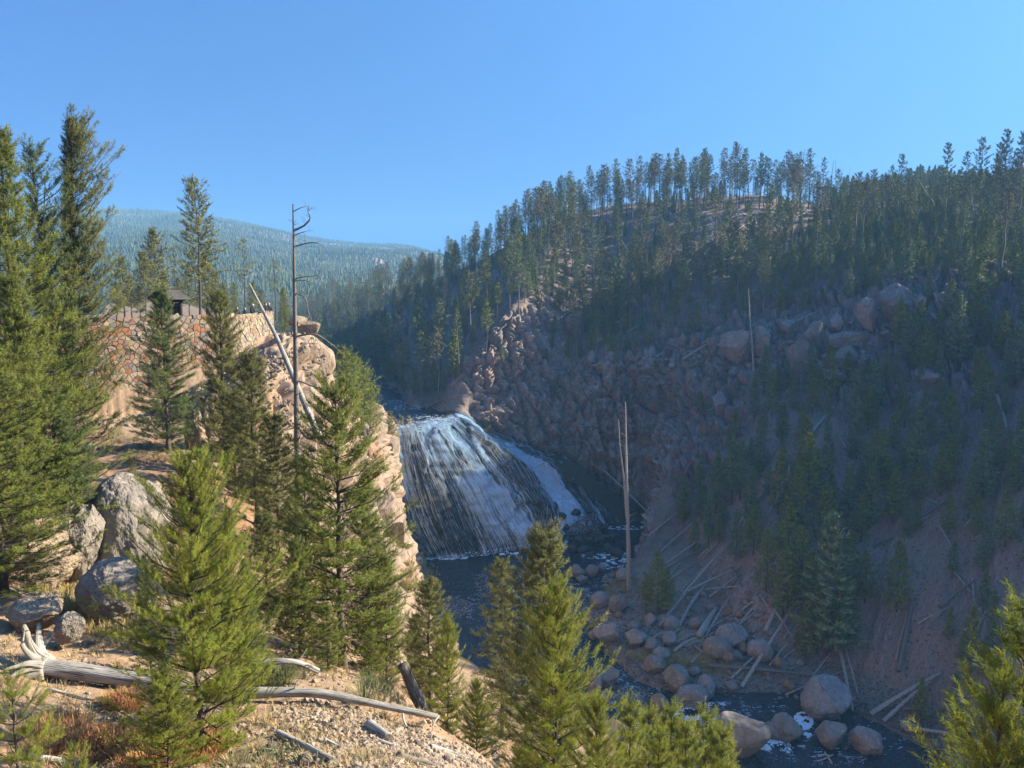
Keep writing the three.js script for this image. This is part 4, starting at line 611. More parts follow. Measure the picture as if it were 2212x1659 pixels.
// ---------------------------------------------------------------- far mountain ridges with their forest
const ridgeSpec = [
  { name: 'mountain_ridge', label: 'long forested mountain ridge beyond the canyon', Z: [700, 2300], crest: [[-500, 500], [-200, 470], [0, 452], [120, 446], [250, 449], [330, 453], [400, 461], [500, 475], [600, 497], [700, 516], [800, 526], [880, 530], [940, 546], [1010, 575], [1150, 600], [1400, 610]], foot: 640, seed: 3 },
  { name: 'mountain_spur', label: 'smooth forested spur below the long mountain ridge', Z: [600, 1500], crest: [[-500, 540], [0, 530], [200, 505], [330, 492], [430, 500], [520, 528], [600, 555], [680, 580], [760, 598], [840, 612], [1000, 625], [1400, 632]], foot: 645, seed: 8 },
];
const hillTrees = [];
for (const r of ridgeSpec) {
  const n = 150, m = 70, P = new Float32Array(n * m * 3), C = new Float32Array(n * m * 3), U = new Float32Array(n * m * 2), R = rng(r.seed);
  const crest = (px) => { let k = 0; while (k < r.crest.length - 2 && r.crest[k + 1][0] < px) k++; const g = (i) => r.crest[clamp(i, 0, r.crest.length - 1)]; const a = g(k), b = g(k + 1); return hermite(g(k - 1)[1], a[1], b[1], g(k + 2)[1], clamp((px - a[0]) / (b[0] - a[0]))); };
  const f = (u, v) => { const px = lerp(-500, 1400, u), Zc = r.Z[1] * (1 + 0.1 * Math.sin(px * 0.004 + r.seed)), a = at(px, r.foot, r.Z[0]), b = at(px, crest(px) + 5, Zc); if (v > 1) { b.z -= (v - 1) * 900; b.y -= (v - 1) * 500; return b; } if (v < 0) { a.y = -45; a.z += 40; return a; } const p = V().lerpVectors(a, b, v); p.y = a.y + (b.y - a.y) * Math.pow(v, 0.82); const e = Math.sin(Math.PI * Math.min(1, v)); p.y += e * 38 * fbm(p.x * 0.0035, 0, p.z * 0.0035 + r.seed, 3); p.x += e * 30 * noise(p.x * 0.006, 1, p.z * 0.006); return p; };
  for (let i = 0; i < n; i++) for (let j = 0; j < m; j++) { const p = f(i / (n - 1), j === 0 ? -1 : (j - 1) / (m - 2) * 1.12), g = fbm(p.x * 0.01, 0, p.z * 0.01, 4); P.set([p.x, p.y, p.z], (i * m + j) * 3); U.set([p.x * 0.1, p.z * 0.1], (i * m + j) * 2); const rock = smooth(0.25, 0.42, g + 0.1 * (j / m > 0.7 ? 1 : -1)); C.set([lerp(0.10, 0.24, rock), lerp(0.105, 0.20, rock), lerp(0.062, 0.16, rock)], (i * m + j) * 3); }
  const g = gridGeo(P, C, U, n, m, true); structure(new THREE.Mesh(g, M.cliff), r.name, r.label, 'mountain');
  for (let k = 0; k < 44000; k++) { const u = 0.2 + 0.62 * R(), v = Math.pow(R(), 0.7) * 1.02, p = f(u, v), gg = fbm(p.x * 0.01, 0, p.z * 0.01, 4) + 0.1 * (v > 0.7 ? 1 : -1); if (gg > 0.3 && R() < 0.8) continue; if (v > 0.94 && R() < 0.35) continue; hillTrees.push([p.x, p.y - 0.5, p.z, 4.5 + 5.5 * R() * R() + 3 * (v > 0.9 ? 1 : 0)]); }
}
{
  // pink rock face on the ridge shoulder, far upstream
  const A = at(800, 600, 1150), pts = [[805, 562], [822, 556], [838, 575], [852, 596], [858, 606], [800, 606], [803, 585]], mb = new MB(), n = 26, m = 20;
  for (let i = 0; i < n; i++) for (let j = 0; j < m; j++) { const u = i / (n - 1), v = j / (m - 1), px = lerp(lerp(800, 806, v), lerp(860, 824, v), u), py = lerp(612, lerp(556, 560, u), v), p = at(px, py, 1010 + v * 90 + 22 * fbm(px * 0.08, py * 0.03, 4, 4)), c = 0.9 + 0.4 * fbm(px * 0.2, py * 0.06, 2, 3); mb.v(p.x, p.y, p.z, [0.24 * c, 0.165 * c, 0.135 * c], p.x * 0.2, p.y * 0.2); if (i && j) { const a = i * m + j; mb.quad(a - m - 1, a - 1, a, a - m); } }
  structure(new THREE.Mesh(mb.geo(), M.cliff), 'far_cliff', 'small pink cliff face on the far ridge shoulder', 'cliff');
  const c = new MB(); const rr = rng(4), cols3 = [[0.088, 0.108, 0.034], [0.075, 0.096, 0.032]];
  for (let k = 0; k < 5; k++) { const y0 = 0.08 + k * 0.18, y1 = Math.min(1, y0 + 0.36), rad = 0.19 * (1.05 - k * 0.19), s = c.n; for (let a = 0; a < 6; a++) { const t = a / 6 * 6.283 + k, q = rad * (0.75 + 0.5 * rr()); c.v(Math.cos(t) * q, y0 + 0.04 * rr(), Math.sin(t) * q, cols3[a % 2]); } c.v(0, y1, 0, cols3[0]); for (let a = 0; a < 6; a++) c.tri(s + a, s + 6, s + (a + 1) % 6); }
  const im = new THREE.InstancedMesh(c.geo(false), forestMat, hillTrees.length), mx = new THREE.Matrix4(), q = new THREE.Quaternion(), col = new THREE.Color(), R = rng(14);
  hillTrees.forEach(([x, y, z, h], k) => { q.setFromAxisAngle(V(0, 1, 0), R() * 6); mx.compose(V(x, y, z), q, V(h * 1.15, h, h * 1.15)); im.setMatrixAt(k, mx); const b = clamp(0.85 + 0.9 * fbm(x * 0.006, 0, z * 0.006, 3) + 0.35 * (R() - 0.5), 0.35, 1.5); im.setColorAt(k, col.setRGB(b, b, b)); });
  top(im, 'mountain_forest', 'distant conifer forest covering the mountain ridges', 'forest', undefined, 'stuff');
  // valley floor reaching to the ridges
  const fl = new THREE.PlaneGeometry(2600, 1900, 40, 20); fl.rotateX(-Math.PI / 2); fl.translate(-100, -34, -1250); const fc = new Float32Array(fl.attributes.position.count * 3).fill(0).map((_, k) => [0.10, 0.10, 0.06][k % 3]); fl.setAttribute('color', new THREE.BufferAttribute(fc, 3));
  structure(new THREE.Mesh(fl, M.soil), 'valley_ground', 'wooded valley floor stretching to the far ridges', 'ground');
}

// wood in the valley between the overlook and the ridges
{
  const R = rng(88); for (const [kind, protos, n] of [['valley_forest', young, 900], ['valley_tall_forest', tall, 500]]) { const im = new THREE.InstancedMesh(merged(protos[1]), forestMat, n), mx = new THREE.Matrix4(), q = new THREE.Quaternion(), c = new THREE.Color(); for (let k = 0; k < n; k++) { const Z = 240 + 480 * R(), x = lerp(-0.62, -0.2, R()) * Z, h = (kind === 'valley_forest' ? 0.8 : 0.75) * (0.7 + 0.6 * R()), y = lerp(-22, -6, smooth(240, 700, Z)) - 3; q.setFromAxisAngle(V(0, 1, 0), R() * 6); mx.compose(V(x, y, -Z), q, V(h * 1.2, h, h * 1.2)); im.setMatrixAt(k, mx); const b = 0.8 + 0.4 * R(); im.setColorAt(k, c.setRGB(b, b, b)); } top(im, kind, kind === 'valley_forest' ? 'low pine wood filling the valley behind the overlook' : 'taller pines of the valley wood behind the overlook', 'forest', undefined, 'stuff'); }
  const P = new Float32Array(30 * 20 * 3), C = new Float32Array(30 * 20 * 3), U = new Float32Array(30 * 20 * 2); for (let i = 0; i < 30; i++) for (let j = 0; j < 20; j++) { const Z = 200 + 560 * j / 19, x = lerp(-0.75, -0.12, i / 29) * Z; P.set([x, lerp(-25, -9, smooth(240, 700, Z)) - 0.5, -Z], (i * 20 + j) * 3); C.set([0.10, 0.10, 0.06], (i * 20 + j) * 3); U.set([x, Z], (i * 20 + j) * 2); }
  structure(new THREE.Mesh(gridGeo(P, C, U, 30, 20, true), M.soil), 'valley_bench', 'wooded bench of ground behind the overlook', 'ground');
}

// ---------------------------------------------------------------- rocks
function boxUV(g, scale = 1) { const q = g.toNonIndexed(), p = q.attributes.position, n = p.count, uv = new Float32Array(n * 2), a = V(), b = V(), c = V(); for (let k = 0; k < n; k += 3) { a.fromBufferAttribute(p, k); b.fromBufferAttribute(p, k + 1); c.fromBufferAttribute(p, k + 2); const N = b.clone().sub(a).cross(c.clone().sub(a)), x = Math.abs(N.x), y = Math.abs(N.y), z = Math.abs(N.z); [a, b, c].forEach((v, m) => { const w = x > y && x > z ? [v.z, v.y] : y > z ? [v.x, v.z] : [v.x, v.y]; uv[(k + m) * 2] = w[0] * scale + (x > y && x > z ? 0.37 : 0); uv[(k + m) * 2 + 1] = w[1] * scale + (y > z ? 0.71 : 0); }); } q.setAttribute('uv', new THREE.BufferAttribute(uv, 2)); return q; }
function rockGeo(seed, detail, o = {}) {
  const R = rng(seed * 13 + 5); let g = new THREE.IcosahedronGeometry(1, detail); g.deleteAttribute('uv'); g.deleteAttribute('normal'); g = mergeVertices(g, 1e-4);
  const p = g.attributes.position, v = V(), cuts = []; for (let k = 0; k < (o.cuts ?? 9); k++) { const n = V(R() - 0.5, R() - 0.5, R() - 0.5).normalize(); cuts.push([n, (o.cut ?? 0.62) + 0.25 * R()]); }
  const s = o.size ?? 1, ro = o.rough ?? 0.1;
  for (let k = 0; k < p.count; k++) {
    v.fromBufferAttribute(p, k); const w = v.clone();
    v.multiplyScalar(1 + 0.16 * fbm(w.x * 1.1 + seed, w.y * 1.1, w.z * 1.1, 3));
    for (const [n, d] of cuts) { const e = v.dot(n) - d; if (e > 0) v.addScaledVector(n, -e * (o.hard ?? 0.88)); }
    v.addScaledVector(w, ro * fbm(w.x * 3.2, w.y * 3.2 + seed, w.z * 3.2, 4) + (o.fine ?? 0.0) * fbm(w.x * 14, w.y * 14, w.z * 14 + seed, 3));
    if (o.crack) { const c = worley(w.x * o.crack + seed, w.y * o.crack * 0.7, w.z * o.crack); v.addScaledVector(w, -0.07 * smooth(0.08, 0, c[1] - c[0])); }
    p.setXYZ(k, v.x, v.y, v.z);
  }
  g.computeVertexNormals(); const q = boxUV(g, s); if (o.flat) q.deleteAttribute('normal'); return q;
}
const rockCracked = [0, 1, 2].map((k) => rockGeo(60 + k, 16, { cuts: 14, cut: 0.5, rough: 0.10, hard: 0.97, crack: 1.3, fine: 0.03 }));
const rockWorn = [0, 1, 2, 3].map((k) => rockGeo(70 + k, 16, { cuts: 9, cut: 0.62, rough: 0.11, hard: 0.9, fine: 0.03, crack: 0.8 }));
const rockSmooth = [0, 1, 2, 3].map((k) => rockGeo(k, 9, { cuts: 5, cut: 0.8, rough: 0.09, hard: 0.75 })), rockAngular = [0, 1, 2, 3, 4].map((k) => rockGeo(20 + k, 9, { cuts: 12, cut: 0.55, rough: 0.06, hard: 0.95 })), stoneLow = [0, 1, 2, 3].map((k) => rockGeo(40 + k, 2, { cuts: 10, cut: 0.5, rough: 0.1, hard: 0.96, flat: 1 }));
function boulder(geo, m, px, py, w, h, label, o = {}) {                     // outline centre and size as seen; stands on the ground seen at its lower edge
  let g = o.Z ? at(px, py + h * 0.5, o.Z) : ground(px, py + h * 0.45) ?? at(px, py, 100); const f = -g.z / (CP - (py - CY) / FOC * SP), sx = w * f / FOC / 2 * 1.12, sy = h * f / FOC / 2 * 1.14, c = o.Z ? at(px, py, o.Z) : at(px, py, -g.z + sx * 0.3);
  const b = new THREE.Mesh(geo, m); b.position.copy(c); b.scale.set(sx, sy, o.deep ? sx * o.deep : (sx + sy) / 2); b.rotation.set(o.rx ?? 0, o.ry ?? 0, o.rz ?? 0);
  return top(b, o.name ?? 'boulder', label, 'boulder', o.group);
}
// hero boulders on the near slope
const heroA = rockGeo(93, 30, { cuts: 0, rough: 0.045, fine: 0.022, size: 1.2 }), heroB = rockGeo(95, 24, { cuts: 10, cut: 0.66, rough: 0.10, hard: 0.85, fine: 0.025 }), heroC = rockGeo(97, 24, { cuts: 7, cut: 0.78, rough: 0.09, hard: 0.7, fine: 0.025 }), slabG = rockGeo(99, 30, { cuts: 5, cut: 0.8, rough: 0.12, fine: 0.02, size: 2 });
boulder(heroA, M.rock, 280, 1158, 160, 228, 'largest rounded grey boulder beside the dark green pine', { Z: 20.5, ry: 0.4 });
boulder(heroB, M.rock, 166, 1170, 92, 176, 'upright narrow boulder wedged beside the largest rounded boulder', { Z: 19, ry: 1.2, deep: 1.2 });
boulder(heroC, M.rock, 246, 1278, 130, 126, 'squat shaded boulder in the dry grass below the largest boulder', { Z: 16.5, ry: 2 });
boulder(slabG, M.rockTan, 40, 1196, 210, 165, 'pale sunlit slab bulging from the slope beside the upright boulder', { Z: 18.2, ry: 0.2, deep: 0.8 });
boulder(heroB, M.rockTan, 80, 1322, 130, 62, 'low weathered outcrop in the dry grass below the pale slab', { Z: 15, ry: 2.2 });
boulder(heroC, M.rock, 150, 1356, 50, 60, 'small pitted rock at the end of the low weathered outcrop', { Z: 14.3, ry: 3 });
boulder(rockAngular[1], M.rock, 128, 1068, 40, 40, 'knee-high rock on the needle litter above the upright boulder', { Z: 24, ry: 1 });
boulder(rockAngular[2], M.rock, 190, 965, 38, 22, 'flat rock on orange needles below the windswept pines', { Z: 33, ry: 1 });
boulder(rockAngular[3], M.rockTan, 330, 1060, 90, 46, 'dark crag behind the top of the largest boulder', { Z: 25, ry: 2 });
// crags below the stone wall and along the cliff edge
[[432, 932, 56, 112, 38, 'rounded crag below the wall', 'rockTan', 2], [466, 912, 50, 130, 38.5, 'upright crag below the wall between two pine trunks', 'rockTan', 0], [450, 1000, 60, 80, 36, 'low crag at the foot of the upright crag', 'rockTan', 1],
  [505, 1010, 60, 120, 36, 'shaded crag behind the slim olive pines', 'rock', 3], [560, 1080, 80, 130, 33, 'shaded buttress beneath the slim olive pines', 'rockTan', 1]].forEach(([px, py, w, h, Z, l, m, v]) => boulder(rockSmooth[v], M[m], px, py, w, h, l, { Z, ry: v * 1.7, name: 'crag' }));
[[688, 790, 66, 130, 62, 'square sunlit block at the brink of the rock knob', 'rockTan', 0], [655, 765, 60, 90, 61, 'cracked block beside the square block on the knob', 'rockTan', 1], [640, 694, 64, 26, 64, 'reddish ledge on top of the rock knob', 'rockTan', 2], [672, 708, 46, 34, 64, 'rounded ledge end of the rock knob', 'rockTan', 3],
  [700, 905, 60, 130, 60, 'tall block under the square block on the knob', 'rockTan', 4], [640, 880, 90, 140, 58, 'shaded wall of rock behind the dead snag', 'rockTan', 1], [590, 830, 70, 90, 54, 'broken outcrop under the gravel knob', 'rockTan', 2],
  [806, 1000, 46, 96, 72, 'orange-faced pillar block overhanging the falls', 'rockOrange', 0], [784, 936, 34, 52, 74, 'square grey block above the orange-faced pillar', 'rock', 1], [770, 985, 50, 80, 71, 'block behind the orange-faced pillar', 'rockTan', 2],
  [836, 1120, 60, 150, 68, 'smooth sunlit pillar below the orange-faced block', 'rockTan', 3], [866, 1195, 46, 120, 66, 'outermost smooth pillar beside the foot of the falls', 'rockTan', 4], [820, 1235, 90, 130, 64, 'broad pale buttress under the smooth pillars', 'rockTan', 0],
  [856, 1330, 60, 120, 58, 'pale buttress lower down the sunlit cliff', 'rockTan', 2], [898, 1405, 40, 80, 40, 'angular grey block low on the cliff edge', 'rock', 3], [868, 1440, 60, 100, 38, 'tan ledge beneath the angular block', 'rockTan', 1], [968, 1588, 34, 50, 21, 'small block among the light green pines', 'rockTan', 4],
  [845, 960, 30, 44, 120, 'brown knob of rock at the side of the falls', 'rockTan', 2], [846, 1010, 28, 60, 121, 'lower brown knob of rock at the side of the falls', 'rockTan', 3]].forEach(([px, py, w, h, Z, l, m, v]) => boulder(rockAngular[v], M[m], px, py, w, h, l, { Z, ry: v * 0.9 + 0.2, name: 'cliff_block' }));
// boulders in and beside the river, one by one
[[1296, 1294, 37, 32, 'round brown boulder at the edge of the gravel shallows', 's0', 'rockPink'], [1336, 1302, 40, 36, 'grey round boulder with a bleached branch, beside the round brown one', 's1', 'rock'], [1311, 1365, 56, 48, 'brown angular boulder with driftwood caught behind it', 'a0', 'rockPink'], [1280, 1370, 18, 20, 'small round stone against the brown angular boulder', 's2', 'rockPink'],
  [1371, 1377, 48, 38, 'wedge-shaped flat-topped boulder holding a leaning pole', 'a1', 'rockPink'], [1409, 1394, 38, 30, 'rounded boulder at the end of the leaning pole', 's3', 'rock'], [1429, 1409, 46, 26, 'low tilted boulder on the bank edge', 'a2', 'rockPink'], [1414, 1435, 46, 37, 'egg-shaped boulder overhanging the stream', 's0', 'rock'],
  [1456, 1460, 53, 64, 'tall split boulder at the water below the egg-shaped one', 'a3', 'rock'], [1497, 1502, 72, 40, 'broad pale flat-faced boulder in the stream', 'a4', 'rockGrey'], [1524, 1483, 32, 46, 'grey boulder behind the broad pale one', 's2', 'rockGrey'], [1316, 1459, 56, 43, 'square dark boulder alone in mid-stream', 'a1', 'rock'], [1284, 1470, 30, 50, 'boulder half hidden behind the bright pine', 's1', 'rockPink'],
  [1424, 1515, 37, 32, 'small tan round boulder in the rapids', 's3', 'rockTan'], [1603, 1583, 112, 92, 'huge sloping boulder with driftwood piled at its end', 'a0', 'rock'], [1701, 1569, 66, 50, 'streaked boulder beside the white rapids', 'a2', 'rock'], [1672, 1577, 46, 30, 'low rock at the tail of the streaked boulder', 's1', 'rock'], [1793, 1579, 70, 56, 'pointed boulder with an orange tip in mid-river', 'a3', 'rock'],
  [1873, 1600, 76, 46, 'long tapered boulder alone in the dark water', 'a4', 'rockPink'], [1785, 1506, 98, 84, 'big grey rounded boulder under the scree slope', 's2', 'rockGrey'], [1961, 1569, 32, 22, 'brown rock at the foot of the crossed logs', 's0', 'rockPink'], [2015, 1608, 36, 26, 'rounded rock by the shore root', 's1', 'rock'], [2068, 1646, 46, 26, 'flat shore rock downstream of the shore root', 's3', 'rock'],
  [1248, 1234, 36, 27, 'pale boulder in the tail of the plunge pool', 'a0', 'rock'], [1278, 1232, 29, 24, 'pale round boulder touching the one in the pool tail', 's0', 'rock'], [1256, 1250, 38, 18, 'flat pale rock below the pool boulders', 'a2', 'rock'], [1300, 1226, 18, 14, 'small pale stone behind the pool boulders', 's1', 'rock'], [1347, 1240, 40, 26, 'angular rock at the foot of the white snag', 'a3', 'rockPink'],
  [1549, 1397, 58, 42, 'large grey boulder in the boulder field', 's1', 'rock'], [1579, 1372, 68, 42, 'largest rust-brown boulder in the boulder field', 's2', 'rockPink'], [1641, 1403, 60, 40, 'rounded brown boulder beside the slanting grey log', 's3', 'rockPink'], [1404, 1340, 28, 27, 'square brown boulder above the leaning pole', 'a4', 'rockPink'], [1451, 1347, 26, 34, 'grey upright boulder between two poles', 's0', 'rockGrey'],
  [1447, 1379, 29, 30, 'grey boulder over the orange bushes', 's2', 'rockGrey'], [1504, 1345, 32, 19, 'lens-shaped boulder beside the thick grey log', 's3', 'rock'], [1539, 1312, 34, 19, 'pale boulder high in the boulder field', 's1', 'rock'], [1572, 1322, 32, 20, 'bright orange boulder high in the boulder field', 'a1', 'rockOrange'], [1604, 1400, 24, 26, 'orange boulder beside the large grey boulder', 'a0', 'rockOrange'],
  [1705, 1479, 30, 20, 'orange rock by the bank log', 'a2', 'rockOrange'], [1370, 1354, 34, 20, 'grey boulder behind the flat-topped wedge', 's0', 'rock'], [1336, 1328, 16, 13, 'small orange stone below the bleached branch', 's1', 'rockOrange'], [1501, 1448, 24, 18, 'pale stone above the split boulder', 's2', 'rockGrey'], [1578, 1480, 28, 17, 'block on the shore beside the long bank log', 'a3', 'rockPink'], [1553, 1482, 24, 20, 'rounded block between the pale boulder and the bank log', 'a4', 'rock'], [1575, 1420, 20, 34, 'upright slab beside the large grey boulder', 'a1', 'rock'], [1590, 1416, 22, 22, 'round stone beside the upright slab', 's0', 'rock'], [1678, 1430, 14, 28, 'orange slab set upright in the bank', 'a0', 'rockOrange'],
].forEach(([px, py, w, h, l, g, m], k) => boulder(g[0] === 's' ? (k % 2 ? rockWorn : rockSmooth)[+g[1]] : k % 3 ? rockAngular[+g[1]] : rockWorn[+g[1] % 4], M[m], px, py + h * 0.06, w, h * 1.06, l, { ry: k * 1.31, rz: (k % 5 - 2) * 0.12 }));
// wet rocks at the foot of the falls
[[1212, 1116, 22, 24], [1199, 1100, 12, 10], [1212, 1160, 24, 20], [1237, 1184, 24, 18], [1261, 1187, 30, 20], [1274, 1198, 18, 14], [1312, 1182, 24, 20], [1329, 1194, 30, 22], [1250, 1166, 30, 26], [1290, 1166, 28, 20], [1222, 1140, 20, 18], [1300, 1140, 22, 18], [1322, 1160, 20, 18], [1190, 1140, 12, 9], [1348, 1176, 18, 14], [1242, 1108, 24, 16], [1272, 1104, 22, 16], [1180, 1168, 14, 10]]
  .forEach(([px, py, w, h], k) => boulder(k % 2 ? rockWorn[k % 4] : rockAngular[k % 5], M.rockWet, px, py, w, h, 'dark wet rock at the foot of the falls beside the log jam', { ry: k * 1.7, group: 'wet rocks below the falls' }));
// big rocks of the rim
[[1871, 676, 58, 82, 'tall red-streaked slab standing on the canyon rim', 'a1', 'rockOrange'], [1930, 655, 62, 88, 'grey cracked block beside the red-streaked slab', 'a2', 'rock'], [1760, 726, 40, 62, 'egg-shaped boulder perched on the rim', 's0', 'rock'], [1838, 733, 84, 52, 'broad dark boulder under the red-streaked slab', 'a3', 'rock'], [1808, 700, 34, 48, 'reddish boulder between the egg-shaped and the broad one', 's1', 'rockPink'], [1831, 773, 40, 54, 'hanging boulder below the broad dark one', 's2', 'rock'], [1800, 782, 28, 30, 'grey boulder beside the hanging one', 's3', 'rock'],
  [2001, 816, 54, 44, 'lone brown boulder among the pines below the rim', 's0', 'rockPink'], [1598, 748, 88, 104, 'great orange-stained face on the rim', 'a0', 'rockOrange'], [1640, 740, 50, 90, 'red block beside the orange-stained face', 'a4', 'rockPink'], [1808, 816, 66, 42, 'split boulder with sticks on top below the rim', 'a1', 'rockPink'], [1951, 859, 38, 30, 'weathered boulder below the lone brown one', 's1', 'rock'], [1988, 655, 30, 36, 'block on the rim beyond the grey cracked block', 'a2', 'rockPink'], [1700, 704, 44, 40, 'jointed block on the rim', 'a3', 'rockPink'], [1730, 770, 40, 90, 'standing column under the egg-shaped boulder', 'a4', 'rock'], [1556, 870, 34, 50, 'rounded crag on the cliff shoulder', 's2', 'rockPink'],
  [1278, 775, 16, 40, 'thin rock spire on the cliff top', 'a2', 'rockPink'], [1240, 700, 60, 60, 'pale rock face half hidden by pines on the cliff', 'a1', 'rockPink'], [1870, 560, 26, 16, 'small grey block high on the wooded slope', 'a3', 'rock']].forEach(([px, py, w, h, l, g, m], k) => boulder(g[0] === 's' ? rockAngular[+g[1]] : rockCracked[+g[1] % 3], m === 'rockOrange' ? M.rockRust : M[m], px, py, w, h, l, { ry: k * 0.77, name: 'rim_rock' }));
// boulder field and rubble: countable stones, then shingle
{
  const R = rng(404), put = (n, x0, x1, y0, y1, s0, s1, label, group, name, ok, mats) => { for (let k = 0, made = 0; k < n * 6 && made < n; k++) { const px = lerp(x0, x1, R()), py = lerp(y0, y1, R()); if (!ok(px, py)) continue; const g = ground(px, py); if (!g) continue; const s = lerp(s0, s1, R() * R()), b = new THREE.Mesh(R() < 0.3 ? rockSmooth[Math.floor(R() * 4)] : R() < 0.5 ? rockWorn[Math.floor(R() * 4)] : rockAngular[Math.floor(R() * 5)], mats[Math.floor(R() * mats.length)]); b.position.copy(g).add(V(0, s * 0.02, 0)); b.scale.set(s * (0.8 + 0.6 * R()), s * (0.6 + 0.4 * R()), s * (0.8 + 0.5 * R())); b.rotation.set(R() - 0.5, R() * 6, R() - 0.5); top(b, name, label, 'rock', group); made++; } };
  put(130, 1370, 1730, 1270, 1500, 0.3, 0.95, 'brown or grey boulder lying among poles in the boulder field by the river', 'stones of the boulder field', 'field_stone', (x, y) => y > 1270 + (x - 1370) * 0.02 && y < 1440 + (x - 1370) * 0.14, [M.rock, M.rockPink, M.rockPink, M.rockGrey, M.rockPink, M.rockOrange]);
  put(210, 1380, 2080, 640, 850, 0.4, 1.5, 'broken rock in the rubble along the canyon rim', 'rubble of the canyon rim', 'rim_stone', (x, y) => y > 770 - (x - 1380) * 0.23 && y < 860 - (x - 1380) * 0.16, [M.rock, M.rockPink, M.rockPink, M.rockGrey]);
  put(60, 1480, 1900, 1440, 1540, 0.15, 0.5, 'shore stone at the water edge below the bank log', 'stones of the far shore', 'shore_stone', (x, y) => y > 1462 && y < 1512, [M.rock, M.rockPink, M.rockGrey]);
  put(40, 1800, 2150, 1160, 1560, 0.15, 0.4, 'loose stone on the bare scree slope', 'stones on the scree', 'scree_stone', () => true, [M.rock, M.rockPink, M.rockGrey]);
  put(36, 560, 1080, 1560, 1655, 0.05, 0.13, 'pale loose rock on the near gravel slope', 'loose rocks on the near slope', 'loose_rock', () => true, [M.rockTan, M.rockTan, M.rock]);
  // shingle and gravel, uncountable
  const gravel = (name, label, n, pick, mats, s0, s1) => { const im = new THREE.InstancedMesh(stoneLow[1], mats, n), mx = new THREE.Matrix4(), q = new THREE.Quaternion(), c = new THREE.Color(); let m = 0; for (let k = 0; k < n * 5 && m < n; k++) { const p = pick(R); if (!p) continue; const s = lerp(s0, s1, Math.pow(R(), 3)); q.setFromEuler(new THREE.Euler(R() * 6, R() * 6, R() * 6)); mx.compose(p, q, V(s, s * 0.7, s * (0.7 + 0.5 * R()))); im.setMatrixAt(m, mx); const b = 0.7 + 0.6 * R(); im.setColorAt(m, c.setRGB(b, b * (0.95 + 0.05 * R()), b * (0.88 + 0.12 * R()))); m++; } im.count = m; top(im, name, label, 'gravel', undefined, 'stuff'); };
  gravel('slope_gravel', 'loose tan gravel strewn over the near slope', 15000, () => { const Z = 7.5 + 10 * Math.pow(R(), 1.3), x = lerp(-0.62 * Z, -0.02 * Z, R()), d = clamp(0.05 + 1.0 * smooth(-0.38, -0.14, x / Z) * (1 - smooth(11.5, 13, Z)) + 0.45 * fbm(x * 0.7, 0, Z * 0.7, 3)); return R() < d ? V(x, nearY(x, Z) + 0.005, -Z) : null; }, mat({ rgb: [0.56, 0.43, 0.315], map: rockMap }), 0.012, 0.075);
  gravel('knob_gravel', 'loose gravel on the rock knob below the wall end', 2600, () => { const Z = 44 + 22 * R(), x = lerp(-27, -14, R()); return behindWall(x, Z) > -0.8 ? null : V(x, nearY(x, Z) + 0.02, -Z); }, mat({ rgb: [0.38, 0.29, 0.22], map: rockMap }), 0.03, 0.22);
  gravel('shore_gravel', 'gravel and small stones along the far river shore', 7000, () => { const s = 9.2 + 8.5 * R(), j = 4 + 30 * R() * R(), p = farAt(s, j); return p.y > lowerY(p.x, -p.z) - 0.1 ? p : null; }, mat({ rgb: [0.26, 0.20, 0.165], map: rockMap }), 0.05, 0.3);
  gravel('shallows_pebbles', 'grey pebbles showing in the river shallows', 5200, () => { const [px, py, rx, ry] = [[1350, 1505, 55, 24], [1240, 1298, 40, 26], [1275, 1330, 45, 18], [1065, 1262, 40, 30], [985, 1312, 38, 20]][Math.floor(R() * 5)], a = R() * 6.283, r = Math.sqrt(R()), q = onPlane(px + Math.cos(a) * rx * r, py + Math.sin(a) * ry * r, -52.7), y = lowerY(q.x, -q.z), p = onPlane(px + Math.cos(a) * rx * r, py + Math.sin(a) * ry * r, y); p.y = lowerY(p.x, -p.z) - 0.02; return p; }, mat({ rgb: [0.30, 0.27, 0.245], map: rockMap }), 0.05, 0.24);
  gravel('scree_gravel', 'small stones scattered on the bare scree slope', 9000, () => { const s = 11.5 + 6 * R(), j = 30 + 100 * R(); return farAt(s, j); }, mat({ rgb: [0.30, 0.225, 0.185], map: rockMap }), 0.04, 0.26);
}

// ---------------------------------------------------------------- dead wood
function logGeo(pts, r0, r1, seed, o = {}) {                               // weathered trunk with knots and a split end
  const R = rng(seed), mb = new MB(), cv = new THREE.CatmullRomCurve3(pts), n = o.n ?? 18, P = [], rad = []; for (let k = 0; k <= n; k++) { const t = k / n; P.push(cv.getPoint(t)); rad.push(lerp(r0, r1, t) * (1 + 0.10 * noise(t * 6, seed, 2)) * (o.point && t > 0.9 ? (1.02 - t) * 10 : 1)); }
  mb.tube(P, rad, o.sides ?? 10, null, true, o.wob ?? 0.16);
  for (let k = 0; k < (o.stubs ?? 0); k++) { const t = lerp(o.s0 ?? 0.15, 0.95, R()), p = cv.getPoint(t), T = cv.getTangent(t), a = R() * 6.283, d = V(Math.cos(a), Math.sin(a), Math.cos(a * 1.7)).cross(T).normalize().addScaledVector(T, 0.35), L = (o.stub ?? 0.5) * (0.25 + R()), m = p.clone().addScaledVector(d, L * 0.5).add(V(0, (R() - 0.5) * L * 0.3, 0)), w = lerp(r0, r1, t) * 0.22 + 0.004; mb.tube([p, m, p.clone().addScaledVector(d, L).add(V(0, (R() - 0.4) * L * 0.5, 0))], [w, w * 0.7, w * 0.3], 4, null, false); }
  return mb.geo();
}
const px3 = (list) => list.map((q) => at(...q));
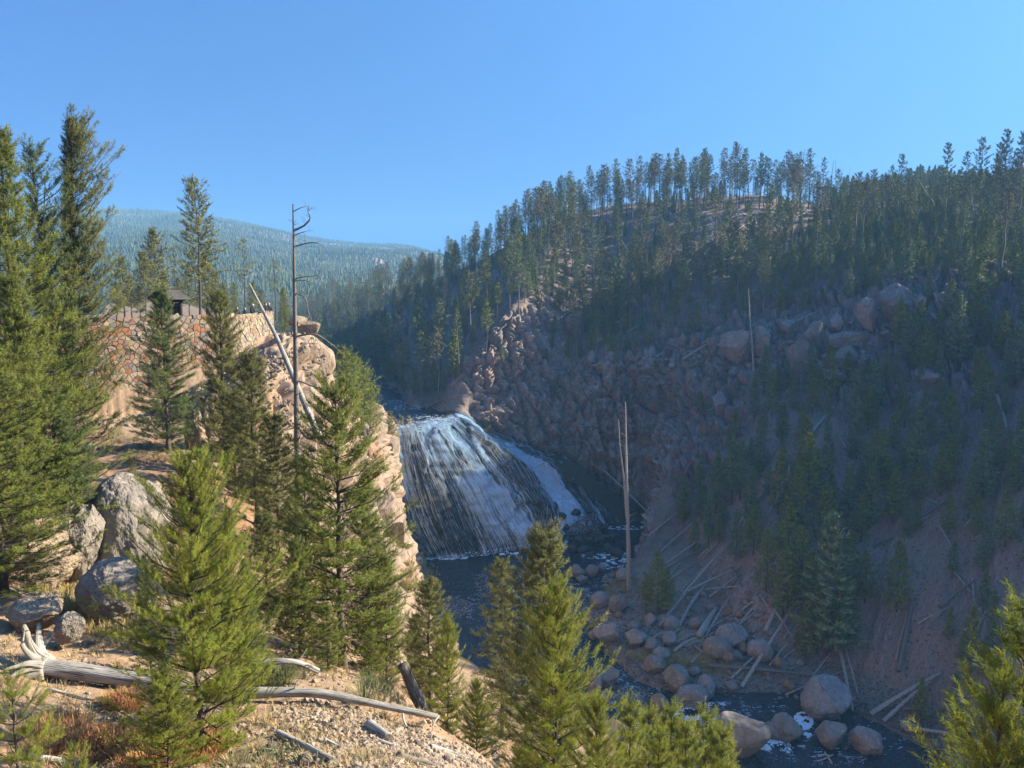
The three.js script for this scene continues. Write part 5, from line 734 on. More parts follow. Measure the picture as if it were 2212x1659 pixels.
function logThing(name, label, pts, r0, r1, m, seed, o = {}) { const t = new THREE.Group(); part('trunk', logGeo(pts, r0, r1, seed, o), m, t); if (o.branches) for (const b of o.branches) part('branch', logGeo(b.pts, b.r, b.r * 0.25, seed + b.pts.length, { n: 10, sides: 6, stubs: b.stubs ?? 0, stub: b.stub }), m, t); return top(t, name, label, o.category ?? 'log', o.group); }

// tall dead snag on the near cliff, its curled branches to one side
logThing('dead_snag', 'tall grey dead pine with curled bare branches on one side', px3([[646, 1262, 27], [643, 1000, 27], [639, 800, 27], [636, 620, 27], [633, 440, 27]]), 0.15, 0.025, M.barkGrey, 5, { n: 26, stubs: 26, stub: 0.4, s0: 0.2, category: 'dead tree', branches: [
  { pts: px3([[634, 457, 27], [652, 448, 27.1], [664, 446, 27.2]]), r: 0.025, stubs: 3, stub: 0.2 }, { pts: px3([[636, 498, 27], [660, 485, 26.9], [670, 470, 26.8], [665, 456, 26.8], [668, 444, 26.8]]), r: 0.04, stubs: 9, stub: 0.32 }, { pts: px3([[637, 508, 27], [656, 501, 27], [678, 497, 27.2]]), r: 0.022, stubs: 4, stub: 0.2 },
  { pts: px3([[638, 532, 27], [666, 525, 26.9], [688, 526, 26.7], [703, 538, 26.7]]), r: 0.028, stubs: 6, stub: 0.3 }, { pts: px3([[640, 601, 27], [664, 597, 27], [687, 594, 27], [696, 578, 27]]), r: 0.026, stubs: 4, stub: 0.25 }, { pts: px3([[640, 606, 27], [664, 607, 26.8], [686, 616, 26.6]]), r: 0.02, stubs: 3, stub: 0.2 },
  { pts: px3([[641, 634, 27], [660, 645, 26.7], [668, 680, 26.6], [688, 722, 26.6]]), r: 0.026, stubs: 8, stub: 0.35 }, { pts: px3([[643, 726, 27], [680, 722, 26.8], [714, 742, 26.7], [735, 760, 26.7]]), r: 0.04, stubs: 10, stub: 0.5 }, { pts: px3([[644, 822, 27], [690, 838, 26.7], [716, 838, 26.6], [742, 820, 26.6]]), r: 0.035, stubs: 10, stub: 0.5 },
  { pts: px3([[645, 920, 27], [620, 928, 26.8], [606, 922, 26.6]]), r: 0.03, stubs: 4, stub: 0.3 }, { pts: px3([[644, 700, 27], [620, 704, 27], [600, 716, 27]]), r: 0.02, stubs: 4, stub: 0.3 }] });
logThing('leaning_dead_trunk', 'bleached dead trunk leaning across the tall dead snag', px3([[690, 945, 27.8], [640, 830, 28.2], [600, 735, 28.5], [565, 665, 28.8], [538, 612, 29]]), 0.13, 0.035, M.wood, 8, { stubs: 10, stub: 0.18, category: 'dead tree' });
logThing('bent_branch', 'bent grey branch hooked under the leaning dead trunk', px3([[648, 930, 27.2], [668, 948, 26.8], [688, 940, 26.6], [690, 905, 26.6]]), 0.05, 0.02, M.barkGrey, 9, { stubs: 8, stub: 0.5, n: 12 });
logThing('broken_stump', 'broken dark stump leaning over the cliff edge', px3([[914, 1534, 15], [893, 1490, 15], [870, 1436, 15]]), 0.1, 0.13, M.woodDark, 11, { n: 10, wob: 0.3, category: 'stump' });
logThing('white_snag', 'bleached bare trunk on the far bank below the cliff', (() => { const b = ground(1358, 1278) ?? at(1358, 1278, 128), Z = -b.z; return px3([[1358, 1279, Z], [1357, 1150, Z], [1353, 1000, Z], [1351, 868, Z]]); })(), 0.42, 0.07, M.wood, 12, { n: 24, stubs: 30, stub: 1.5, s0: 0.25, category: 'dead tree' });
logThing('white_snag', 'thinner bleached trunk leaning on the bare trunk below the cliff', (() => { const b = ground(1358, 1278) ?? at(1358, 1278, 128), Z = -b.z + 1.5; return px3([[1354, 1120, Z], [1347, 1030, Z + 1], [1339, 960, Z + 1], [1336, 905, Z + 1]]); })(), 0.2, 0.05, M.wood, 13, { stubs: 8, stub: 0.8, category: 'dead tree' });
// the long fallen tree across the near slope, with its upturned roots
{
  const t = new THREE.Group(), pts = [[88, 1452, 12.6, 0.2], [200, 1468, 12.55, 0.19], [330, 1492, 12.5, 0.17], [480, 1508, 12.5, 0.15], [560, 1514, 12.5, 0.17], [690, 1528, 12.55, 0.2], [820, 1536, 12.6, 0.22], [945, 1548, 12.7, 0.18]].map(([x, y, Z, r]) => { const p = at(x, y, Z); p.y = Math.max(p.y, nearY(p.x, Z) + r); return p; });
  part('trunk', logGeo(pts, 0.165, 0.045, 21, { n: 40, sides: 16, stubs: 10, stub: 0.22, s0: 0.3, wob: 0.2 }), M.wood, t);
  const R = rng(55); for (let k = 0; k < 13; k++) { const a = k / 13 * 6.283 + R() * 0.5, bend = (R() - 0.5) * 1.6, L = 0.2 + 0.3 * R() * (Math.sin(a) > 0 ? 1.4 : 0.8), r = 0.05 + 0.06 * R(), rad = V(0, Math.sin(a), Math.cos(a)), tg = V(0, Math.cos(a), -Math.sin(a)), p = pts[0].clone().add(V(0.12, 0, 0)).addScaledVector(rad, 0.1); part('root', logGeo([p, p.clone().add(V(-0.2, 0, 0)).addScaledVector(rad, 0.12), p.clone().add(V(-0.28 - 0.1 * R(), 0, 0)).addScaledVector(rad, 0.12 + L * 0.6).addScaledVector(tg, bend * 0.12), p.clone().add(V(-0.26 - 0.2 * R(), 0.04, 0)).addScaledVector(rad, 0.12 + L).addScaledVector(tg, bend * 0.3)], r * 1.4, r * 0.35, 60 + k, { n: 12, sides: 9, wob: 0.55, stubs: 2, stub: 0.12 }), M.wood, t); }
  for (const [x, y, x2, y2] of [[655, 1524, 678, 1585], [722, 1530, 724, 1575], [760, 1532, 762, 1580], [870, 1542, 882, 1575], [1038 - 90, 1546, 935, 1575]]) part('prop_branch', logGeo(px3([[x, y, 12.55], [(x + x2) / 2 - 3, (y + y2) / 2, 12.4], [x2, y2, 12.3]]), 0.022, 0.012, x, { n: 6, sides: 6 }), M.wood, t);
  top(t, 'fallen_tree', 'long bleached fallen tree with upturned roots lying across the near slope', 'log');
}
const G = (px, py, dy = 0) => { const g = ground(px, py) ?? at(px, py, 12); g.y += dy; return g; };
logThing('fallen_log', 'arched bleached log behind the long fallen tree', [[515, 13.2, 0.15], [575, 13.3, 0.4], [640, 13.4, 0.45], [690, 13.5, 0.3]].map(([x, Z, r]) => { const p = at(x, 1490, Z); p.y = nearY(p.x, Z) + r; return p; }), 0.07, 0.05, M.wood, 31, { stubs: 6, stub: 0.3 });
[[600, 1590, 722, 1650, 0.065, 'grey log slanting down the gravel below the long fallen tree'], [1022, 1588, 1092, 1606, 0.06, 'pale log end jutting over the cliff edge'], [798, 1575, 836, 1600, 0.10, 'short weathered log end beside the cut pine bough'], [700, 1600, 742, 1622, 0.03, 'thin stick below the grey slanting log'], [820, 1605, 880, 1625, 0.035, 'thin forked stick on the gravel near the cliff edge'], [930, 1618, 1010, 1645, 0.05, 'dark weathered log at the lip of the gravel slope'], [860, 1640, 935, 1662, 0.07, 'charred log at the bottom of the gravel slope'],
  [105, 1492, 215, 1520, 0.035, 'splintered bark strip below the fallen roots'], [210, 1510, 262, 1530, 0.03, 'splintered wood beside the bark strip'], [-5, 1262, 48, 1274, 0.022, 'thin dark branch on the dry grass below the pale slab'], [960, 1560, 1030, 1592, 0.045, 'dark log beneath the bushy light green pine'], [60, 1640, 170, 1652, 0.05, 'pale log in red grass under the sapling'], [560, 1620, 640, 1632, 0.025, 'pale stick lying flat on the gravel'], [640, 1560, 690, 1548, 0.02, 'twig under the long fallen tree'], [130, 1352, 60, 1090, 0, '']]
  .forEach(([x, y, x2, y2, r, l], k) => { if (r) { const a = G(x, y, r * 0.7), b = G(x2, y2, r * 0.7), m = a.clone().lerp(b, 0.5); m.y = Math.max(m.y, nearY(m.x, -m.z) + r * 0.6); logThing('fallen_log', l, [a, m, b], r, r * 0.65, k === 6 || k === 9 || k === 10 ? M.woodDark : M.wood, 200 + k, { n: 10, stubs: 4, stub: 0.14, wob: 0.25 }); } });

// poles and logs on the far bank
const far = [[1475, 1289, 1578, 1173, 0.2], [1475, 1286, 1598, 1229, 0.17], [1508, 1278, 1617, 1269, 0.13], [1538, 1243, 1578, 1313, 0.1], [1475, 1343, 1506, 1283, 0.2], [1551, 1206, 1612, 1228, 0.1], [1510, 1383, 1548, 1323, 0.42], [1588, 1286, 1636, 1386, 0.13], [1578, 1339, 1705, 1293, 0.11], [1572, 1336, 1648, 1294, 0.12], [1653, 1369, 1698, 1279, 0.26], [1602, 1489, 1718, 1309, 0.2], [1580, 1468, 1662, 1393, 0.13],
  [1532, 1444, 1762, 1466, 0.24], [1755, 1463, 1808, 1399, 0.1], [1812, 1396, 1842, 1541, 0.2], [1823, 1393, 1853, 1503, 0.14], [1697, 1504, 1832, 1449, 0.12], [1940, 1456, 1972, 1303, 0.26], [1935, 1430, 1962, 1320, 0.14], [1880, 1549, 2031, 1461, 0.26], [1908, 1563, 2021, 1466, 0.2], [1951, 1534, 2018, 1541, 0.12], [1985, 1556, 2055, 1531, 0.13], [2053, 1231, 2097, 1283, 0.14], [2100, 1253, 2105, 1309, 0.1], [2030, 1139, 2061, 1199, 0.16],
  [1958, 1146, 2008, 1119, 0.2], [1888, 1183, 1932, 1163, 0.18], [2082, 1366, 2128, 1336, 0.14], [2080, 1443, 2128, 1323, 0.12], [2172, 1316, 2202, 1399, 0.14], [1958, 1580, 2092, 1599, 0.22], [2032, 1599, 2052, 1652, 0.26], [1595, 1139, 1621, 1106, 0.2], [1638, 1183, 1708, 1149, 0.22], [1495, 1149, 1525, 1106, 0.16], [1872, 1206, 1902, 1269, 0.12], [1389, 1383, 1425, 1318, 0.19], [1424, 1357, 1495, 1270, 0.2], [1462, 1366, 1508, 1282, 0.19], [1455, 1412, 1498, 1384, 0.2],
  [1475, 779, 1568, 723, 0.2], [1867, 783, 1928, 739, 0.18], [2013, 683, 2047, 726, 0.26], [2085, 656, 2103, 596, 0.24], [2078, 668, 2090, 606, 0.18], [1715, 699, 1808, 659, 0.16], [1940, 689, 1975, 716, 0.14], [1507, 1127, 1585, 1013, 0.22], [1508, 1106, 1530, 1073, 0.2], [1662, 1029, 1702, 993, 0.22], [1600, 1127, 1652, 1066, 0.24], [1985, 1126, 2055, 1079, 0.24], [1892, 1127, 1915, 1089, 0.2], [1745, 949, 1802, 883, 0.22], [1882, 1059, 1912, 1016, 0.18], [2153, 859, 2175, 929, 0.24], [1475, 1046, 1493, 993, 0.18], [1702, 1056, 1705, 1009, 0.2],
  [1298, 1012, 1402, 1112, 0.14], [1278, 795, 1320, 785, 0.25], [1158, 1010, 1185, 1000, 0.1], [920, 886, 958, 868, 0.3], [930, 880, 950, 876, 0.2], [1355, 720, 1385, 705, 0.2], [1210, 690, 1245, 668, 0.2], [1560, 520, 1640, 470, 0.2], [1600, 500, 1690, 455, 0.18], [1450, 570, 1540, 520, 0.2], [1500, 590, 1560, 548, 0.2], [1640, 500, 1730, 460, 0.2], [1700, 480, 1760, 455, 0.18], [1980, 486, 2080, 470, 0.2], [2060, 500, 2150, 480, 0.22], [2000, 560, 2120, 552, 0.2], [1960, 570, 2060, 556, 0.2], [2110, 585, 2200, 560, 0.22], [1450, 1180, 1520, 1080, 0.14], [1400, 1160, 1490, 1090, 0.13], [1420, 1200, 1500, 1130, 0.13], [1440, 1220, 1540, 1150, 0.14]];
{ const R = rng(314); for (let k = 0; k < 40; k++) { const px = lerp(1380, 1700, R()), py = lerp(1200, 1440, R()), a = -0.35 - 0.75 * R() + (R() < 0.3 ? 1.5 : 0), L = 40 + 70 * R(); far.push([px, py, px + Math.cos(a) * L, py + Math.sin(a) * L, 0.08 + 0.09 * R()]); } for (let k = 0; k < 90; k++) { const up = k < 50, px = up ? lerp(1050, 2200, R()) : lerp(1480, 2150, R()), py = up ? lerp(470, 640, R()) : lerp(900, 1400, R()), a = -0.3 - 0.7 * R() + (R() < 0.25 ? 1.4 : 0), L = up ? 30 + 50 * R() : 40 + 60 * R(); far.push([px, py, px + Math.cos(a) * L, py + Math.sin(a) * L, 0.09 + 0.1 * R()]); } }
far.forEach(([x, y, x2, y2, r], k) => {
  const a = ground(x, y), b = ground(x2, y2); if (!a || !b) return; if (a.distanceTo(b) > 30) return; r *= 1.35; a.y += r * 1.3; b.y += r * 1.3; const m = a.clone().lerp(b, 0.5); m.y += 0.15;
  logThing('hillside_log', (r > 0.2 ? 'thick bleached log lying ' : 'thin grey pole lying ') + (y < 640 ? 'on the wooded upper slope' : y < 800 ? 'among the rocks of the canyon rim' : a.z < -140 ? 'at the foot of the cliff' : x < 1760 && y > 1200 ? 'over the boulder field by the river' : y > 1380 ? 'on the shore under the scree' : 'on the slope among the young pines'), [a, m, b], r, r * 0.5, k % 5 === 3 ? M.barkGrey : M.wood, 300 + k, { n: 12, sides: 7, stubs: k % 3 === 0 ? 7 : 2, stub: 0.8, group: 'fallen logs on the far bank' });
});
// root plates and driftwood heaps: each stick a part
function heap(name, label, px, py, w, h, n, len, r, m, seed) { const t = new THREE.Group(), R = rng(seed), g0 = ground(px, py + h * 0.4) ?? at(px, py, 150), f = -g0.z / FOC; for (let k = 0; k < n; k++) { const u = (R() + R() - 1), v = R(), c = V(g0.x + u * w * f * 0.5, g0.y + v * h * f * (1 - Math.abs(u)) * 0.8, g0.z + (R() - 0.6) * w * f * 0.3), a = R() * 6.283, d = V(Math.cos(a), (R() - 0.5) * 0.9, Math.sin(a) * 0.6).multiplyScalar(len * (0.4 + 0.7 * R())); part('stick', logGeo([c.clone().sub(d), c.clone().add(V(0, 0.15 * len * (R() - 0.5), 0)), c.clone().add(d)], r * (0.5 + R()), r * 0.35, seed + k, { n: 5, sides: 5 }), m, t); } top(t, name, label, 'driftwood'); }
heap('log_jam', 'dark tangled log jam on the rocks at the foot of the falls', 1262, 1138, 110, 70, 90, 2.6, 0.16, M.woodDark, 700);
heap('driftwood_pile', 'bleached driftwood pile caught on the huge sloping boulder', 1512, 1585, 110, 70, 46, 1.9, 0.10, M.wood, 900);
heap('driftwood_pile', 'pale driftwood caught behind the brown angular boulder', 1330, 1356, 110, 22, 14, 2.0, 0.10, M.wood, 1000);
heap('root_plate', 'spiky bleached root of the thick grey log among boulders', 1500, 1392, 50, 40, 26, 1.1, 0.06, M.wood, 1100);
heap('root_plate', 'bleached root stump on the scree below the slide', 1818, 1392, 40, 26, 18, 0.9, 0.07, M.wood, 1150);
heap('crossed_driftwood', 'two crossed bleached boards stranded in the dark river', 1782, 1636, 30, 14, 3, 1.5, 0.2, M.wood, 1200);
heap('brush_tangle', 'tangle of bare branches on the cliff shelf', 1215, 810, 50, 26, 22, 1.6, 0.07, M.wood, 1250);
// standing dead trees on the far hillside
{
  const protos = [0, 1, 2].map((k) => logGeo([V(0, 0, 0), V(0.1, 4, 0.05), V([0.1, 0.4, -0.2][k], 8, 0), V([0.2, 0.9, -0.3][k], 12, 0.1)], 0.16, 0.03, 1300 + k, { n: 16, sides: 6, stubs: [12, 26, 6][k], stub: 0.7, s0: 0.3 }));
  const list = [[1628, 806, 1613, 624, 'bare white pole standing on the cliff below the pine band']].concat([[1795, 440, 1793, 347], [1806, 442, 1807, 345], [1815, 440, 1817, 360], [1832, 440, 1830, 362], [1850, 440, 1848, 380], [1375, 440, 1374, 322], [1402, 440, 1403, 336], [1513, 440, 1510, 330], [1727, 450, 1735, 322], [1745, 450, 1760, 350], [2035, 470, 1985, 385], [1770, 460, 1772, 360], [1260, 500, 1258, 400], [1145, 560, 1140, 470], [1008, 570, 1012, 510], [1018, 570, 1020, 515], [1035, 560, 1034, 505], [1092, 610, 1075, 560], [1138, 640, 1122, 580], [1170, 650, 1160, 570], [1225, 600, 1215, 520], [1300, 560, 1290, 480], [1440, 560, 1435, 470], [1000, 720, 985, 640], [1050, 790, 1049, 700], [958, 770, 940, 690], [830, 720, 826, 650], [880, 700, 872, 620], [1245, 780, 1243, 700], [1310, 800, 1308, 745], [1700, 520, 1698, 440], [1650, 540, 1648, 450], [1590, 520, 1565, 440], [1700, 500, 1716, 420], [2105, 500, 2100, 400], [2140, 500, 2143, 410], [2075, 480, 2072, 380], [1940, 480, 1942, 400], [2180, 520, 2150, 430]]);
  const R = rng(66); list.forEach(([x, y, x2, y2, l], k) => { const g = ground(x, y); if (!g) return; const tip = at(x2, y2, -g.z), d = tip.clone().sub(g), h = d.length(); if (h > 30) return; const o = new THREE.Mesh(protos[k % 3], k % 4 === 1 ? M.barkGrey : M.wood); o.position.copy(g); o.scale.set(h / 12 * 1.1, h / 12, h / 12 * 1.1); o.quaternion.setFromUnitVectors(V(0, 1, 0), d.normalize()); top(o, 'standing_dead_tree', l ?? 'thin bare dead trunk standing among the hillside pines', 'dead tree', l ? undefined : 'dead trunks on the hillside'); });
}

// ---------------------------------------------------------------- stone retaining wall of the overlook
{
  const path = new THREE.CatmullRomCurve3([[-46, 36.5], [-36, 41], [-30, 45], [-25.9, 48.8], [-22.8, 52.2], [-20.8, 55], [-19.85, 58.5], [-19.8, 61.8], [-21.5, 64.8]].map(([x, Z]) => V(x, 0, -Z)), false, 'centripetal');
  const L = path.getLength(), N = 400, tab = path.getSpacedPoints(N), tan = []; for (let k = 0; k <= N; k++) tan.push(tab[Math.min(N, k + 1)].clone().sub(tab[Math.max(0, k - 1)]).normalize());
  const P = (u, y, d) => { const k = clamp(u / L * N, 0, N - 0.001), i = Math.floor(k), p = tab[i].clone().lerp(tab[i + 1], k - i), t = tan[i]; return V(p.x - t.z * d, y, p.z + t.x * d); };
  if (P(20, 0, 1).z < P(20, 0, 0).z) throw new Error('wall faces away');
  const topY = (u) => -1.56 + 0.10 * u / L + 0.05 * noise(u * 0.5, 1, 3), pier = (u) => { const k = (u * 0.22) % 1; return k < 0.34 ? 0.32 : 0; };
  const footY = (u) => { const p = P(u, 0, 0.3); return nearBase(p.x, -p.z) - 0.9; };
  const wall = new THREE.Group(), core = new MB();
  for (let k = 0; k <= 160; k++) { const u = L * k / 160, a = P(u, footY(u), -0.02), b = P(u, topY(u) - 0.06, -0.02), c = P(u, topY(u) - 0.06, -0.7), d = P(u, TERRACE - 0.6, -0.7); const s = core.n; for (const q of [a, b, c, d]) core.v(q.x, q.y, q.z, null, u, q.y); if (k) for (let m = 0; m < 3; m++) core.quad(s - 4 + m, s + m, s + m + 1, s - 3 + m); }
  part('mortar_core', core.geo(), mat({ rgb: [0.33, 0.245, 0.175], map: rockMap, bumpMap: rockBump, bumpScale: 0.05, side: THREE.DoubleSide }), wall);
  const tones = [[0.47, 0.315, 0.205], [0.52, 0.375, 0.25], [0.46, 0.25, 0.155], [0.40, 0.27, 0.195], [0.55, 0.43, 0.27], [0.36, 0.285, 0.235], [0.30, 0.265, 0.245], [0.53, 0.235, 0.105], [0.50, 0.345, 0.255], [0.57, 0.475, 0.305]]  .map((c) => mat({ rgb: c.map((v) => Math.min(0.72, v * 1.3)), map: rockMap, bumpMap: rockBump, bumpScale: 0.06 }));
  const R = rng(31), du = 0.40, dv = 0.31, seeds = new Map(), seed = (i, j) => { const k = i * 1000 + j; if (!seeds.has(k)) seeds.set(k, [(i + 0.5 + (hash3(i, j, 1) - 0.5) * 0.95 + (j % 2) * 0.45) * du, (j + 0.5 + (hash3(i, j, 2) - 0.5) * 0.7) * dv]); return seeds.get(k); };
  const stones = [];
  for (let i = Math.floor(8 / du); i * du < L - 0.3; i++) for (let j = 0; j < 30; j++) {
    const [su, sv] = seed(i, j), yTop = topY(su); const yTo = (v) => yTop - v; if (yTo(sv) < footY(su) - 0.2) continue;
    let poly = [[su - 1, sv - 1], [su + 1, sv - 1], [su + 1, sv + 1], [su - 1, sv + 1]];
    for (let a = -2; a <= 2; a++) for (let b = -2; b <= 2; b++) { if (!a && !b) continue; const [nu, nv] = seed(i + a, j + b), mu = (su + nu) / 2, mv = (sv + nv) / 2, ku = nu - su, kv = nv - sv, e = 0.012 * Math.hypot(ku, kv), out = []; for (let k = 0; k < poly.length; k++) { const p = poly[k], q = poly[(k + 1) % poly.length], dp = (p[0] - mu) * ku + (p[1] - mv) * kv + e, dq = (q[0] - mu) * ku + (q[1] - mv) * kv + e; if (dp <= 0) out.push(p); if (dp <= 0 !== dq <= 0) { const t = dp / (dp - dq); out.push([lerp(p[0], q[0], t), lerp(p[1], q[1], t)]); } } poly = out; if (poly.length < 3) break; }
    if (poly.length < 3) continue; poly = poly.map(([u, v]) => [u, Math.max(v, -pier(u))]);
    let area = 0; poly.forEach((p, k) => { const q = poly[(k + 1) % poly.length]; area += p[0] * q[1] - q[0] * p[1]; }); if (Math.abs(area) < 0.02) continue;
    const cu = poly.reduce((a, p) => a + p[0], 0) / poly.length, cv = poly.reduce((a, p) => a + p[1], 0) / poly.length, d0 = 0.045 + 0.07 * hash3(i, j, 5), tu = (hash3(i, j, 6) - 0.5) * 0.25, tv = (hash3(i, j, 7) - 0.5) * 0.2, mb = new MB(), n = poly.length, o = P(cu, yTo(cv), 0);
    const ring = (shrink, d, tilt) => poly.map(([u, v]) => { const uu = cu + (u - cu) * shrink, vv = cv + (v - cv) * shrink, q = P(uu, yTo(vv), d + (tilt ? tu * (uu - cu) + tv * (vv - cv) : 0)).sub(o); return mb.v(q.x, q.y, q.z, null, uu + hash3(i, j, 8) * 3, vv + hash3(i, j, 9) * 3); });
    const r0 = ring(1, -0.05), r1 = ring(1, d0 * 0.6, 1), r2 = ring(0.93, d0, 1), qc = P(cu, yTo(cv), d0 + 0.012).sub(o), c = mb.v(qc.x, qc.y, qc.z, null, cu, cv);
    for (let k = 0; k < n; k++) { const m = (k + 1) % n; mb.quad(r0[k], r0[m], r1[m], r1[k]); mb.quad(r1[k], r1[m], r2[m], r2[k]); mb.tri(r2[k], r2[m], c); }
    const [px, py, Z] = project(o), x = px, orange = x < 460 && hash3(i, j, 12) < 0.2, right = x > 495; let t = Math.floor(hash3(i, j, 11) * 7); if (orange) t = hash3(i, j, 13) < 0.5 ? 7 : 2; if (right) t = [1, 4, 8, 9, 5, 0, 4, 6][Math.floor(hash3(i, j, 11) * 8)];
    stones.push({ g: mb.geo(false), o, t, seen: (px > 200 ? 1 : 0.2) * Math.abs(area) / Z / Z * (py < 920 ? 1 : 0.5) });
  }
  stones.sort((a, b) => b.seen - a.seen); const rest = tones.map(() => []);
  stones.forEach((s, k) => { if (k < 300) { const m = part('stone' + (k ? '_' + String(k).padStart(3, '0') : ''), s.g, tones[s.t], wall); m.position.copy(s.o); } else rest[s.t].push(s.g.translate(s.o.x, s.o.y, s.o.z)); });
  rest.forEach((l, t) => { if (l.length) part('further_stones', mergeGeometries(l), tones[t], wall).userData.kind = 'stuff'; });
  console.log('wall stones', stones.length);
  top(wall, 'stone_retaining_wall', 'high tan and orange stone retaining wall curving round the overlook', 'wall');
}
// ---------------------------------------------------------------- log shelter on the overlook
{
  const s = new THREE.Group(), c = at(364, 650, 56.5); s.position.set(c.x, TERRACE, c.z); s.rotation.y = -0.4; s.scale.set(0.86, 0.94, 0.86);
  const dark = mat({ rgb: [0.055, 0.042, 0.036], map: woodMap, bumpMap: woodBump, bumpScale: 0.02 }), shake = [0.12, 0.10, 0.145].map((v) => mat({ rgb: [v, v * 0.86, v * 0.76], map: woodMap, bumpMap: woodBump, bumpScale: 0.02 }));
  const post = new MB(); post.tube([V(0, 0, 0), V(0, 1.1, 0), V(0, 2.15, 0)], [0.15, 0.14, 0.13], 12, null, true, 0.05); const pg = post.geo();
  for (const [x, z] of [[-0.75, -0.6], [0.75, -0.6], [-0.75, 0.6], [0.75, 0.6]]) part('post', pg, dark, s).position.set(x, 0, z);
  const beam = (a, b, r, n) => { const m = new MB(); m.tube([a, b], [r, r], 10, null, true); part(n, m.geo(), dark, s); };
  for (const x of [-0.75, 0.75]) beam(V(x, 2.2, -1.15), V(x, 2.2, 1.15), 0.11, 'beam'); for (const z of [-0.6, 0.6]) beam(V(-1.0, 2.05, z), V(1.0, 2.05, z), 0.10, 'cross_beam'); for (const x of [-0.95, -0.32, 0.32, 0.95]) beam(V(x, 2.28 + (0.95 - Math.abs(x)) * 0.38, -1.05), V(x, 2.28 + (0.95 - Math.abs(x)) * 0.38, 1.05), 0.05, 'purlin');
  const gable = new THREE.Shape([new THREE.Vector2(-0.95, 2.26), new THREE.Vector2(0.95, 2.26), new THREE.Vector2(0, 2.82)]); for (const z of [-0.95, 0.87]) { const g = new THREE.ExtrudeGeometry(gable, { depth: 0.08, bevelEnabled: false }); part('gable_board', g, dark, s).position.z = z; }
  const roof = new THREE.Group(); roof.name = 'roof'; s.add(roof); const R = rng(8);
  for (const sd of [-1, 1]) for (let k = 0; k < 7; k++) for (let j = 0; j < 8; j++) { const g = new THREE.BoxGeometry(0.235, 0.035, 0.295), m = part('shingle', g, shake[Math.floor(R() * 3)], roof), t = k / 6, w = 0.12 + t * 1.08; m.position.set(sd * w, 2.95 - w * 0.58 + 0.02 + 0.008 * R(), -1.05 + j * 0.30); m.rotation.z = -sd * (0.50 + 0.03 * R()); }
  part('information_panel', new THREE.BoxGeometry(1.3, 0.95, 0.07), dark, s).position.set(0, 1.45, -0.62);
  top(s, 'log_shelter', 'small dark log shelter with a shingled gable roof behind the stone wall', 'shelter');
}
